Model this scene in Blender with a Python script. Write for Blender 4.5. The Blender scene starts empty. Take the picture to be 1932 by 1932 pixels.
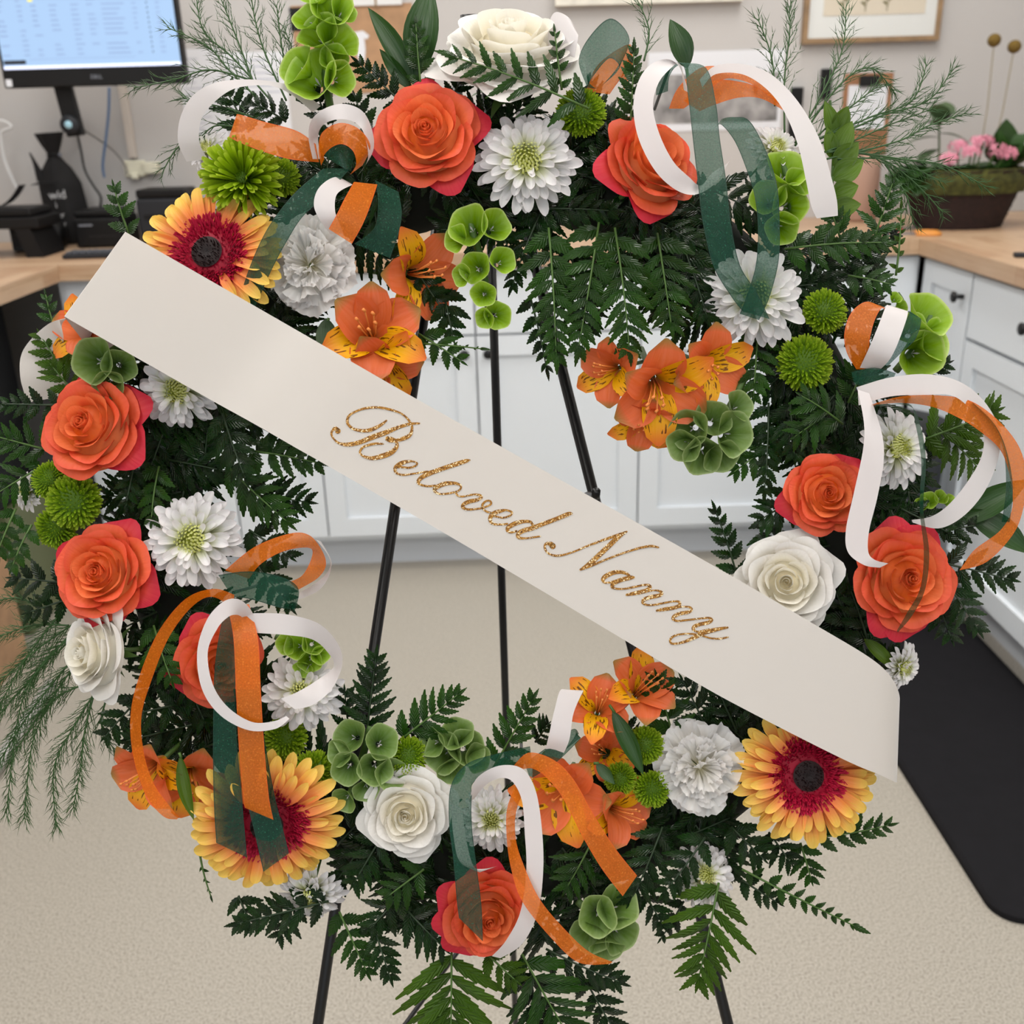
import bpy, math, random
from mathutils import Vector, Matrix
random.seed(11)
PI = math.pi
scene = bpy.context.scene
COL = scene.collection

# ------------------------------------------------------------------ camera
F_PX, CXY = 1913.3, 966.0
PITCH, ROLL, YAW, CAM_H = 0.37419, -0.029543, -0.013861, 1.25576
_c, _s = math.cos(YAW), math.sin(YAW)
_right = Vector((_c, _s, 0)); _fh = Vector((-_s, _c, 0)); _z = Vector((0, 0, 1))
_fwd = _fh * math.cos(PITCH) - _z * math.sin(PITCH)
_up = _fh * math.sin(PITCH) + _z * math.cos(PITCH)
_r2 = _right * math.cos(ROLL) + _up * math.sin(ROLL)
_u2 = -_right * math.sin(ROLL) + _up * math.cos(ROLL)
CROT = Matrix((_r2, _u2, -_fwd)).transposed()
CPOS = Vector((0, 0, CAM_H))
cam_data = bpy.data.cameras.new('camera')
cam = bpy.data.objects.new('camera', cam_data); COL.objects.link(cam)
cam.matrix_world = Matrix.Translation(CPOS) @ CROT.to_4x4()
cam_data.sensor_width = 36.0
cam_data.lens = F_PX / 1932.0 * 36.0
cam_data.clip_start = 0.02
cam_data.dof.use_dof = True
cam_data.dof.focus_distance = 0.70
cam_data.dof.aperture_fstop = cam_data.lens / 3.6
scene.camera = cam

# ------------------------------------------------------------------ world, lights, exposure
world = bpy.data.worlds.new('world'); scene.world = world; world.use_nodes = True
_bg = world.node_tree.nodes['Background']
_bg.inputs[0].default_value = (0.86, 0.93, 1.0, 1); _bg.inputs[1].default_value = 1.05
scene.view_settings.view_transform = 'Standard'
scene.view_settings.look = 'None'
scene.view_settings.exposure = 0.32
scene.view_settings.gamma = 1.0
scene.view_settings.use_curve_mapping = False
scene.cycles.use_denoising = True
scene.cycles.max_bounces = 4
scene.cycles.diffuse_bounces = 2
scene.cycles.glossy_bounces = 2
scene.cycles.transparent_max_bounces = 10
scene.cycles.use_adaptive_sampling = True
scene.cycles.adaptive_threshold = 0.08
scene.cycles.adaptive_min_samples = 16
scene.cycles.caustics_reflective = False
scene.cycles.caustics_refractive = False
LAMP_POWER = 12.5
LAMP_SPOTS = [(-0.9, 0.75), (0.85, 0.75), (-0.9, 2.35), (0.85, 2.35), (-0.9, -0.85), (0.85, -0.85)]
CEIL_Z = 2.75


def lamp_light(x, y):
    l = bpy.data.lights.new('troffer_light', 'AREA'); l.shape = 'RECTANGLE'; l.size = 0.56; l.size_y = 1.16
    l.energy = LAMP_POWER; l.color = (1.0, 0.985, 0.96)
    o = bpy.data.objects.new('troffer_light', l); COL.objects.link(o); o.location = (x, y, CEIL_Z - 0.045)
    return o


# ------------------------------------------------------------------ projection helpers
def ray(px, py):
    return CROT @ Vector(((px - CXY) / F_PX, -(py - CXY) / F_PX, -1.0))


def P(px, py, d):
    return CPOS + ray(px, py) * d


def on_y(px, py, Y):
    r = ray(px, py); return CPOS + r * (Y / r.y)


def on_x(px, py, X):
    r = ray(px, py); return CPOS + r * (X / r.x)


def on_z(px, py, Z):
    r = ray(px, py); return CPOS + r * ((Z - CAM_H) / r.z)


def frame(px, py, d, face=(0, 0), spin=0.0, back=0.0):
    n = Vector((face[0], face[1], 1)).normalized()
    q = Vector((0, 0, 1)).rotation_difference(n).to_matrix()
    R = CROT @ q @ Matrix.Rotation(spin, 3, 'Z')
    return Matrix.Translation(P(px, py, d) - (CROT @ n) * back) @ R.to_4x4()


# ------------------------------------------------------------------ object helpers
def thing(name, label, cat, M=None, group=None, kind=None):
    o = bpy.data.objects.new(name, None); COL.objects.link(o)
    o.empty_display_size = 0.02
    if M is not None: o.matrix_world = M
    o['label'] = label; o['category'] = cat
    if group: o['group'] = group
    if kind: o['kind'] = kind
    return o


def part(name, me, parent, M=None, kind=None, label=None):
    o = bpy.data.objects.new(name, me); COL.objects.link(o)
    o.parent = parent
    if M is not None: o.matrix_basis = M
    if kind: o['kind'] = kind
    if label: o['label'] = label
    return o


def solo(name, me, label, cat, M=None, group=None, kind=None):
    o = bpy.data.objects.new(name, me); COL.objects.link(o)
    if M is not None: o.matrix_world = M
    o['label'] = label; o['category'] = cat
    if group: o['group'] = group
    if kind: o['kind'] = kind
    return o


def struct(name, me, parent=None):
    o = bpy.data.objects.new(name, me); COL.objects.link(o)
    if parent: o.parent = parent
    else: o['kind'] = 'structure'
    return o


def mesh(name, verts, faces, mat, uvs=None, smooth=True):
    me = bpy.data.meshes.new(name)
    me.from_pydata([tuple(v) for v in verts], [], faces)
    if uvs is not None:
        lay = me.uv_layers.new(name='UVMap')
        flat = []
        for l in me.loops:
            flat.extend(uvs[l.vertex_index])
        lay.data.foreach_set('uv', flat)
    if smooth:
        me.polygons.foreach_set('use_smooth', [True] * len(me.polygons))
    if mat: me.materials.append(mat)
    me.update()
    return me


def grid(name, fn, nu, nv, mat, closed=False):
    vs, uv, fs = [], [], []
    for j in range(nv + 1):
        for i in range(nu + 1):
            u, v = i / nu, j / nv
            vs.append(fn(u, v)); uv.append((u, v))
    w = nu + 1
    for j in range(nv):
        for i in range(nu):
            a = j * w + i
            fs.append((a, a + 1, a + 1 + w, a + w))
    return mesh(name, vs, fs, mat, uv)


class MB:
    """collects pieces of one part"""
    def __init__(s): s.v, s.f, s.uv = [], [], []

    def add(s, vs, fs, uvs=None):
        n = len(s.v); s.v += [tuple(v) for v in vs]; s.f += [tuple(i + n for i in f) for f in fs]
        s.uv += uvs if uvs else [(0.5, 0.5)] * len(vs)
        return s

    def box(s, x0, x1, y0, y1, z0, z1):
        return s.add([(x0, y0, z0), (x1, y0, z0), (x1, y1, z0), (x0, y1, z0), (x0, y0, z1), (x1, y0, z1), (x1, y1, z1), (x0, y1, z1)],
                     [(0, 3, 2, 1), (4, 5, 6, 7), (0, 1, 5, 4), (1, 2, 6, 5), (2, 3, 7, 6), (3, 0, 4, 7)])

    def grid(s, fn, nu, nv):
        vs, uv, fs = [], [], []
        w = nu + 1
        for j in range(nv + 1):
            for i in range(nu + 1):
                vs.append(fn(i / nu, j / nv)); uv.append((i / nu, j / nv))
        for j in range(nv):
            for i in range(nu):
                a = j * w + i; fs.append((a, a + 1, a + 1 + w, a + w))
        return s.add(vs, fs, uv)

    def tube(s, pts, r, n=6, taper=None, caps=True):
        pts = [Vector(p) for p in pts]
        N = len(pts); rings = []; prev = None
        for i, p in enumerate(pts):
            t = (pts[min(i + 1, N - 1)] - pts[max(i - 1, 0)])
            if t.length < 1e-9: t = Vector((0, 0, 1))
            t.normalize()
            a = prev if prev is not None else (Vector((0, 0, 1)) if abs(t.z) < 0.9 else Vector((1, 0, 0)))
            x = (a - t * a.dot(t))
            if x.length < 1e-6: x = t.orthogonal()
            x.normalize(); y = t.cross(x); prev = x
            rr = r if taper is None else r + (taper - r) * i / max(1, N - 1)
            rings.append([p + (x * math.cos(2 * PI * k / n) + y * math.sin(2 * PI * k / n)) * rr for k in range(n)])
        vs = [v for rg in rings for v in rg]; fs = []
        for i in range(N - 1):
            for k in range(n):
                a, b = i * n + k, i * n + (k + 1) % n
                fs.append((a, b, b + n, a + n))
        if caps:
            fs.append(tuple(range(n - 1, -1, -1))); fs.append(tuple((N - 1) * n + k for k in range(n)))
        return s.add(vs, fs)

    def lathe(s, prof, n=20, wob=0.0):
        vs, fs = [], []
        for (r, z) in prof:
            for k in range(n):
                a = 2 * PI * k / n; rr = r * (1 + wob * math.sin(k * 5.3 + z * 60))
                vs.append((rr * math.cos(a), rr * math.sin(a), z))
        for i in range(len(prof) - 1):
            for k in range(n):
                a, b = i * n + k, i * n + (k + 1) % n
                fs.append((a, b, b + n, a + n))
        fs.append(tuple(range(n - 1, -1, -1))); fs.append(tuple((len(prof) - 1) * n + k for k in range(n)))
        return s.add(vs, fs)

    def done(s, name, mat, smooth=False):
        return mesh(name, s.v, s.f, mat, s.uv, smooth)


def spline(pts, k=8):
    """catmull-rom through n-tuples"""
    out = []; n = len(pts)
    for i in range(n - 1):
        p0, p1, p2, p3 = pts[max(i - 1, 0)], pts[i], pts[i + 1], pts[min(i + 2, n - 1)]
        for j in range(k):
            t = j / k; t2 = t * t; t3 = t2 * t
            out.append(tuple(0.5 * (2 * b + (c - a) * t + (2 * a - 5 * b + 4 * c - d) * t2 + (-a + 3 * b - 3 * c + d) * t3)
                             for a, b, c, d in zip(p0, p1, p2, p3)))
    out.append(tuple(pts[-1]))
    return out


def bevel(me, w, seg=2):
    import bmesh
    bm = bmesh.new(); bm.from_mesh(me)
    bmesh.ops.bevel(bm, geom=bm.edges[:], offset=w, segments=seg, affect='EDGES', profile=0.5)
    bm.to_mesh(me); bm.free()
    return me


# ------------------------------------------------------------------ materials
def lin(c):
    def g(x):
        x /= 255.0
        return x / 12.92 if x <= 0.04045 else ((x + 0.055) / 1.055) ** 2.4
    return (g(c[0]), g(c[1]), g(c[2]), 1.0)


class NT:
    def __init__(s, name):
        s.m = bpy.data.materials.new(name); s.m.use_nodes = True; s.t = s.m.node_tree
        s.t.nodes.clear()
        s.out = s.t.nodes.new('ShaderNodeOutputMaterial')

    def n(s, typ, **kw):
        nd = s.t.nodes.new('ShaderNode' + typ)
        for k, v in kw.items():
            if k.startswith('i_'):
                nd.inputs[k[2:].replace('_', ' ')].default_value = v
            else: setattr(nd, k, v)
        return nd

    def l(s, a, b): s.t.links.new(a, b)

    def ramp(s, fac, stops, interp='LINEAR'):
        r = s.n('ValToRGB'); r.color_ramp.interpolation = interp
        e = r.color_ramp.elements
        while len(e) < len(stops): e.new(0.5)
        for el, (p, c) in zip(e, stops): el.position = p; el.color = lin(c) if len(c) == 3 else c
        s.l(fac, r.inputs[0]); return r.outputs[0]

    def mix(s, fac, a, b, mode='MIX'):
        m = s.n('Mix', data_type='RGBA', blend_type=mode)
        for sock, val in ((m.inputs[0], fac), (m.inputs[6], a), (m.inputs[7], b)):
            if hasattr(val, 'is_linked') or hasattr(val, 'links'): s.l(val, sock)
            else: sock.default_value = val
        return m.outputs[2]

    def math(s, op, a, b=None, c=None):
        m = s.n('Math', operation=op)
        for i, v in enumerate((a, b, c)):
            if v is None: continue
            if hasattr(v, 'links'): s.l(v, m.inputs[i])
            else: m.inputs[i].default_value = v
        return m.outputs[0]


def plain(name, c, rough=0.5, metal=0.0, spec=0.5, emit=None, estr=0.0, noise=0.0, nscale=40.0, bump=0.0):
    t = NT(name); b = t.n('BsdfPrincipled')
    b.inputs['Roughness'].default_value = rough; b.inputs['Metallic'].default_value = metal
    b.inputs['Specular IOR Level'].default_value = spec
    b.inputs['Base Color'].default_value = lin(c)
    if noise or bump:
        tc = t.n('TexCoord'); nz = t.n('TexNoise'); nz.inputs['Scale'].default_value = nscale; nz.inputs['Detail'].default_value = 4
        t.l(tc.outputs['Object'], nz.inputs['Vector'])
        if noise:
            d = tuple(max(0, x * (1 - noise)) for x in c); u = tuple(min(255, x * (1 + noise)) for x in c)
            t.l(t.ramp(nz.outputs['Fac'], [(0.3, d), (0.7, u)]), b.inputs['Base Color'])
        if bump:
            bp = t.n('Bump'); bp.inputs['Strength'].default_value = bump; bp.inputs['Distance'].default_value = 0.002
            t.l(nz.outputs['Fac'], bp.inputs['Height']); t.l(bp.outputs[0], b.inputs['Normal'])
    if emit:
        b.inputs['Emission Color'].default_value = lin(emit); b.inputs['Emission Strength'].default_value = estr
    t.l(b.outputs[0], t.out.inputs[0])
    return t.m


def petal(name, stops, rough=0.55, trans=0.25, edge=None, streak=None, vein=0.0, veinscale=14.0, var=0.08, spec=0.3, rib=0):
    """thin plant tissue: pigment along the length (UV v), optional rim tint, streaks and veins"""
    t = NT(name)
    uv = t.n('UVMap'); sp = t.n('SeparateXYZ'); t.l(uv.outputs[0], sp.inputs[0])
    U, V = sp.outputs[0], sp.outputs[1]
    col = t.ramp(V, stops)
    if edge:
        a = t.math('ABSOLUTE', t.math('SUBTRACT', U, 0.5))
        e = t.math('MULTIPLY', t.math('POWER', t.math('MULTIPLY', a, 2.0), 4.0), V)
        v2 = t.math('POWER', V, 9.0)
        col = t.mix(t.math('MINIMUM', t.math('MAXIMUM', e, v2), edge[1]), col, lin(edge[0]))
    mp = t.n('Combine' + 'XYZ'); t.l(t.math('MULTIPLY', U, veinscale), mp.inputs[0]); t.l(t.math('MULTIPLY', V, 1.3), mp.inputs[1])
    oi = t.n('ObjectInfo'); t.l(t.math('MULTIPLY', oi.outputs['Random'], 17.0), mp.inputs[2])
    nz = t.n('TexNoise'); nz.inputs['Scale'].default_value = 1.6; nz.inputs['Detail'].default_value = 3; t.l(mp.outputs[0], nz.inputs['Vector'])
    if streak:
        mp2 = t.n('CombineXYZ'); t.l(t.math('MULTIPLY', U, 13.0), mp2.inputs[0]); t.l(t.math('MULTIPLY', V, 5.0), mp2.inputs[1])
        t.l(t.math('MULTIPLY', oi.outputs['Random'], 9.0), mp2.inputs[2])
        n2 = t.n('TexNoise'); n2.inputs['Scale'].default_value = 1.0; n2.inputs['Detail'].default_value = 1; t.l(mp2.outputs[0], n2.inputs['Vector'])
        band = t.math('GREATER_THAN', n2.outputs['Fac'], 0.615)
        lim = t.math('MULTIPLY', t.math('GREATER_THAN', V, 0.25), t.math('LESS_THAN', V, 0.86))
        col = t.mix(t.math('MULTIPLY', t.math('MULTIPLY', band, lim), 0.85), col, lin(streak))
    if vein:
        f = t.math('MULTIPLY', t.math('SUBTRACT', nz.outputs['Fac'], 0.5), vein * 2)
        bc = t.n('BrightContrast'); t.l(col, bc.inputs[0]); t.l(f, bc.inputs[1]); col = bc.outputs[0]
    hs = t.n('HueSaturation'); t.l(col, hs.inputs['Color'])
    t.l(t.math('ADD', t.math('MULTIPLY', oi.outputs['Random'], var * 2), 1 - var), hs.inputs['Value'])
    col = hs.outputs[0]
    b = t.n('BsdfPrincipled'); b.inputs['Roughness'].default_value = rough; b.inputs['Specular IOR Level'].default_value = spec
    t.l(col, b.inputs['Base Color'])
    bp = t.n('Bump'); bp.inputs['Strength'].default_value = 0.35; bp.inputs['Distance'].default_value = 0.0012
    if rib:
        au = t.math('ABSOLUTE', t.math('SUBTRACT', U, 0.5))
        wv = t.math('SINE', t.math('MULTIPLY', t.math('SUBTRACT', t.math('MULTIPLY', V, rib), t.math('MULTIPLY', au, 4.0)), 6.283))
        bp.inputs['Strength'].default_value = 0.7; bp.inputs['Distance'].default_value = 0.0009
        t.l(wv, bp.inputs['Height'])
    else: t.l(nz.outputs['Fac'], bp.inputs['Height'])
    t.l(bp.outputs[0], b.inputs['Normal'])
    tr = t.n('BsdfTranslucent'); t.l(col, tr.inputs['Color'])
    mx = t.n('MixShader'); mx.inputs[0].default_value = trans
    t.l(b.outputs[0], mx.inputs[1]); t.l(tr.outputs[0], mx.inputs[2]); t.l(mx.outputs[0], t.out.inputs[0])
    return t.m


def organza(name, c, edge, opac=0.55, sparkle=(255, 190, 120)):
    t = NT(name)
    uv = t.n('UVMap'); sp = t.n('SeparateXYZ'); t.l(uv.outputs[0], sp.inputs[0])
    a = t.math('MULTIPLY', t.math('ABSOLUTE', t.math('SUBTRACT', sp.outputs[0], 0.5)), 2.0)
    isedge = t.math('GREATER_THAN', a, 0.93)
    tc = t.n('TexCoord'); nz = t.n('TexNoise'); nz.inputs['Scale'].default_value = 900; nz.inputs['Detail'].default_value = 2
    t.l(tc.outputs['Object'], nz.inputs['Vector'])
    spk = t.math('GREATER_THAN', nz.outputs['Fac'], 0.66)
    col = t.mix(isedge, lin(c), lin(edge)); col = t.mix(t.math('MULTIPLY', spk, 0.45), col, lin(sparkle))
    b = t.n('BsdfPrincipled'); b.inputs['Roughness'].default_value = 0.38; t.l(col, b.inputs['Base Color'])
    tl = t.n('BsdfTranslucent'); t.l(col, tl.inputs['Color'])
    m1 = t.n('MixShader'); m1.inputs[0].default_value = 0.35; t.l(b.outputs[0], m1.inputs[1]); t.l(tl.outputs[0], m1.inputs[2])
    tp = t.n('BsdfTransparent')
    tp.inputs[0].default_value = tuple(0.55 + 0.45 * x ** 0.5 for x in lin(c)[:3]) + (1,)
    m2 = t.n('MixShader')
    fac = t.math('MAXIMUM', t.math('MULTIPLY', isedge, 0.9), t.math('ADD', t.math('MULTIPLY', t.math('SUBTRACT', nz.outputs['Fac'], 0.5), 0.5), opac))
    t.l(fac, m2.inputs[0]); t.l(tp.outputs[0], m2.inputs[1]); t.l(m1.outputs[0], m2.inputs[2]); t.l(m2.outputs[0], t.out.inputs[0])
    return t.m


def satin(name, c, rough=0.36, trans=0.12):
    t = NT(name); b = t.n('BsdfPrincipled'); b.inputs['Base Color'].default_value = lin(c)
    b.inputs['Roughness'].default_value = rough; b.inputs['Sheen Weight'].default_value = 0.25; b.inputs['Anisotropic'].default_value = 0.4
    uv = t.n('UVMap'); mp = t.n('Mapping'); mp.inputs['Scale'].default_value = (160, 6, 1); t.l(uv.outputs[0], mp.inputs[0])
    nz = t.n('TexNoise'); nz.inputs['Scale'].default_value = 3; t.l(mp.outputs[0], nz.inputs['Vector'])
    bp = t.n('Bump'); bp.inputs['Strength'].default_value = 0.06; bp.inputs['Distance'].default_value = 0.001
    t.l(nz.outputs['Fac'], bp.inputs['Height']); t.l(bp.outputs[0], b.inputs['Normal'])
    tr = t.n('BsdfTranslucent'); tr.inputs[0].default_value = lin(c)
    mx = t.n('MixShader'); mx.inputs[0].default_value = trans
    t.l(b.outputs[0], mx.inputs[1]); t.l(tr.outputs[0], mx.inputs[2]); t.l(mx.outputs[0], t.out.inputs[0])
    return t.m


def wood_mat():
    """butcher block: long staves with grain"""
    t = NT('butcher_block')
    tc = t.n('TexCoord'); uv = t.n('UVMap')
    br = t.n('TexBrick'); br.offset = 0.37
    br.inputs['Scale'].default_value = 1.0; br.inputs['Brick Width'].default_value = 0.42; br.inputs['Row Height'].default_value = 0.042
    br.inputs['Mortar Size'].default_value = 0.0006; br.inputs['Bias'].default_value = 0.0
    br.inputs['Color1'].default_value = lin((212, 182, 150)); br.inputs['Color2'].default_value = lin((184, 146, 114)); br.inputs['Mortar'].default_value = lin((150, 108, 70))
    t.l(uv.outputs[0], br.inputs['Vector'])
    mp = t.n('Mapping'); mp.inputs['Scale'].default_value = (5, 60, 1); t.l(uv.outputs[0], mp.inputs[0])
    nz = t.n('TexNoise'); nz.inputs['Scale'].default_value = 1.5; nz.inputs['Detail'].default_value = 6; t.l(mp.outputs[0], nz.inputs['Vector'])
    col = t.mix(0.35, br.outputs['Color'], t.ramp(nz.outputs['Fac'], [(0.3, (166, 126, 94)), (0.7, (216, 188, 158))]))
    b = t.n('BsdfPrincipled'); b.inputs['Roughness'].default_value = 0.38; t.l(col, b.inputs['Base Color'])
    t.l(b.outputs[0], t.out.inputs[0]); return t.m


def floor_mat():
    t = NT('speckled_vinyl')
    tc = t.n('TexCoord')
    n1 = t.n('TexNoise'); n1.inputs['Scale'].default_value = 300; n1.inputs['Detail'].default_value = 4; t.l(tc.outputs['Object'], n1.inputs['Vector'])
    n2 = t.n('TexVoronoi'); n2.inputs['Scale'].default_value = 240; t.l(tc.outputs['Object'], n2.inputs['Vector'])
    n3 = t.n('TexNoise'); n3.inputs['Scale'].default_value = 2.2; t.l(tc.outputs['Object'], n3.inputs['Vector'])
    base = t.ramp(n1.outputs['Fac'], [(0.32, (128, 120, 109)), (0.47, (172, 165, 153)), (0.64, (192, 186, 175))])
    dark = t.math('MULTIPLY', t.math('LESS_THAN', n2.outputs['Distance'], 0.16), t.math('GREATER_THAN', n1.outputs['Fac'], 0.42))
    base = t.mix(t.math('MULTIPLY', dark, 0.45), base, lin((122, 113, 103)))
    base = t.mix(t.math('MULTIPLY', n3.outputs['Fac'], 0.18), base, lin((178, 167, 152)))
    b = t.n('BsdfPrincipled'); b.inputs['Roughness'].default_value = 0.42; b.inputs['Specular IOR Level'].default_value = 0.35
    t.l(base, b.inputs['Base Color']); t.l(b.outputs[0], t.out.inputs[0]); return t.m


def glitter_mat():
    t = NT('gold_glitter'); tc = t.n('TexCoord')
    vo = t.n('TexVoronoi'); vo.inputs['Scale'].default_value = 1500; t.l(tc.outputs['Object'], vo.inputs['Vector'])
    sp = t.n('SeparateColor'); t.l(vo.outputs['Color'], sp.inputs[0])
    col = t.ramp(sp.outputs[0], [(0.0, (96, 56, 10)), (0.45, (158, 104, 30)), (0.82, (190, 138, 56)), (0.97, (255, 236, 190))])
    b = t.n('BsdfPrincipled'); b.inputs['Roughness'].default_value = 0.34; b.inputs['Metallic'].default_value = 0.35
    t.l(col, b.inputs['Base Color'])
    nm = t.n('Bump'); nm.inputs['Strength'].default_value = 0.8; nm.inputs['Distance'].default_value = 0.0005
    t.l(sp.outputs[1], nm.inputs['Height']); t.l(nm.outputs[0], b.inputs['Normal'])
    t.l(b.outputs[0], t.out.inputs[0]); return t.m


M = {}
M['wall'] = plain('wall_paint', (199, 196, 194), 0.85, bump=0.05, nscale=300)
M['ceil'] = plain('ceiling_paint', (235, 233, 228), 0.9)
M['floor'] = floor_mat()
M['cab'] = plain('cabinet_paint', (238, 243, 248), 0.45, spec=0.4)
M['kick'] = plain('toe_kick_paint', (214, 218, 224), 0.5)
M['wood'] = wood_mat()
M['black_metal'] = plain('black_metal', (14, 14, 16), 0.38, 0.2)
M['black_plastic'] = plain('black_plastic', (11, 11, 13), 0.5, spec=0.3)
M['dark_grey'] = plain('dark_grey_plastic', (40, 42, 47), 0.5, spec=0.3)
M['grey'] = plain('grey_plastic', (134, 138, 148), 0.45)
M['mat'] = plain('rubber_mat', (25, 24, 27), 0.85, spec=0.2, noise=0.06, nscale=30)
M['cream'] = plain('cream_plastic', (232, 228, 206), 0.5)
M['white_plastic'] = plain('white_plastic', (232, 232, 232), 0.5)
M['paper'] = plain('paper', (232, 234, 240), 0.8)
M['kraft'] = plain('kraft_paper', (180, 142, 108), 0.85, noise=0.08, nscale=18)
M['walnut'] = plain('clipboard_brown', (158, 112, 78), 0.6, noise=0.1, nscale=25)
M['frame_wood'] = plain('frame_oak', (150, 122, 90), 0.55, noise=0.12, nscale=20)
M['foam'] = plain('wreath_moss', (9, 16, 6), 0.95, noise=0.3, nscale=60, bump=0.6)
M['satin'] = satin('white_satin', (216, 209, 208))
M['sash'] = satin('cream_satin', (208, 201, 194), 0.42, 0.1)
M['or_org'] = organza('orange_organza', (236, 118, 0), (232, 100, 4), 0.74, (255, 176, 70))
M['gr_org'] = organza('green_organza', (4, 78, 54), (6, 58, 42), 0.63, (60, 130, 105))
M['glitter'] = glitter_mat()
M['rose'] = petal('rose_orange', [(0.0, (224, 84, 8)), (0.45, (244, 112, 36)), (0.8, (250, 136, 76)), (1.0, (250, 138, 84))], 0.5, 0.3, edge=((246, 118, 74), 0.4), vein=0.02)
M['rose_outer'] = petal('rose_coral', [(0.0, (236, 120, 46)), (0.5, (246, 122, 60)), (0.85, (246, 120, 70)), (1.0, (242, 104, 72))], 0.5, 0.3, edge=((240, 92, 70), 0.35), vein=0.02)
M['rose_red'] = petal('rose_crimson', [(0.0, (240, 116, 54)), (0.5, (242, 104, 58)), (0.8, (236, 80, 62)), (1.0, (222, 50, 66))], 0.5, 0.3, edge=((214, 40, 66), 0.6), vein=0.02)
M['rose_w'] = petal('rose_ivory', [(0.0, (250, 230, 180)), (0.5, (250, 240, 212)), (1.0, (250, 246, 236))], 0.5, 0.4, vein=0.01, var=0.02)
M['rose_w_outer'] = petal('rose_ivory_outer', [(0.0, (240, 230, 204)), (0.5, (246, 240, 226)), (1.0, (250, 247, 243))], 0.5, 0.35, vein=0.01, var=0.02)
M['gerb'] = petal('gerbera_ray', [(0.0, (232, 88, 48)), (0.22, (244, 132, 78)), (0.42, (248, 160, 84)), (0.66, (252, 204, 98)), (1.0, (250, 216, 104))], 0.5, 0.3, vein=0.06, veinscale=5.0)
M['gerb_disc'] = petal('gerbera_disc', [(0.0, (80, 4, 22)), (0.6, (172, 8, 46)), (1.0, (206, 30, 72))], 0.5, 0.15, var=0.0)
M['gerb_eye'] = petal('gerbera_eye', [(0.0, (14, 3, 4)), (0.8, (34, 8, 8)), (1.0, (120, 66, 40))], 0.6, 0.0, var=0.0)
M['mum'] = petal('mum_white', [(0.0, (210, 216, 110)), (0.26, (234, 236, 196)), (0.5, (244, 242, 240)), (1.0, (240, 234, 236))], 0.5, 0.3, vein=0.025, veinscale=5.0, var=0.04)
M['mum_c'] = petal('mum_heart', [(0.0, (196, 206, 70)), (0.6, (226, 230, 120)), (1.0, (240, 241, 176))], 0.5, 0.25, var=0.0)
M['btn'] = petal('button_mum_green', [(0.0, (72, 108, 4)), (0.55, (122, 158, 10)), (1.0, (170, 194, 52))], 0.5, 0.25, var=0.05)
M['spider'] = petal('spider_mum_green', [(0.0, (112, 148, 6)), (0.6, (158, 190, 18)), (1.0, (200, 218, 78))], 0.5, 0.3, var=0.06)
M['carn'] = petal('carnation_white', [(0.0, (226, 218, 176)), (0.4, (252, 248, 238)), (1.0, (254, 252, 251))], 0.55, 0.5, vein=0.03, var=0.03)
M['alst_o'] = petal('alstroemeria_outer', [(0.0, (222, 160, 80)), (0.3, (238, 124, 62)), (0.85, (236, 116, 70)), (1.0, (160, 130, 66))], 0.45, 0.28, vein=0.05, veinscale=9)
M['alst_i'] = petal('alstroemeria_inner', [(0.0, (230, 170, 36)), (0.3, (250, 194, 14)), (0.72, (250, 184, 22)), (1.0, (238, 118, 56))], 0.45, 0.28, streak=(92, 30, 12), vein=0.03)
M['alst_s'] = plain('stamen', (226, 132, 60), 0.5)
M['bell'] = petal('bell_green', [(0.0, (84, 124, 14)), (0.6, (130, 168, 34)), (0.93, (152, 188, 58)), (1.0, (200, 218, 130))], 0.42, 0.35, vein=0.06, veinscale=16)
M['bell_dk'] = petal('bell_sage', [(0.0, (70, 100, 40)), (0.6, (106, 136, 66)), (0.93, (126, 152, 84)), (1.0, (172, 190, 132))], 0.42, 0.3, vein=0.06, veinscale=16)
M['fern'] = petal('fern_dark', [(0.0, (11, 38, 3)), (0.5, (16, 48, 6)), (1.0, (24, 60, 11))], 0.26, 0.10, vein=0.02, veinscale=6, var=0.35, spec=0.5, rib=8)
M['fern_mid'] = petal('fern_mid', [(0.0, (26, 58, 7)), (0.5, (36, 74, 12)), (1.0, (46, 88, 18))], 0.3, 0.18, vein=0.02, veinscale=6, var=0.25, spec=0.5, rib=8)
M['fern_lt'] = petal('fern_olive', [(0.0, (52, 80, 14)), (0.5, (66, 98, 22)), (1.0, (80, 110, 30))], 0.42, 0.25, vein=0.03, veinscale=6, var=0.15, rib=8)
M['leaf'] = petal('smooth_leaf', [(0.0, (28, 58, 16)), (0.5, (36, 70, 22)), (1.0, (46, 80, 30))], 0.38, 0.15, vein=0.03, veinscale=10, var=0.12, spec=0.5)
M['leaf_lt'] = petal('young_leaf', [(0.0, (66, 94, 22)), (1.0, (92, 120, 36))], 0.4, 0.3, vein=0.04, veinscale=8, var=0.15)
M['asp'] = plain('asparagus_green', (46, 80, 32), 0.55)
M['stem'] = plain('stem_green', (70, 100, 40), 0.55)
M['stem_dk'] = plain('stem_dark', (26, 48, 20), 0.5)

# ------------------------------------------------------------------ room shell
D, XL, XR = 2.718, -1.12423, 1.13058
WY = D + 0.63; WXL = XL - 0.63; WXR = XR + 0.63
CT, CTH = 0.92, 0.040


def quad_box(name, x0, x1, y0, y1, z0, z1, mat):
    return MB().box(x0, x1, y0, y1, z0, z1).done(name, mat)


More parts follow.
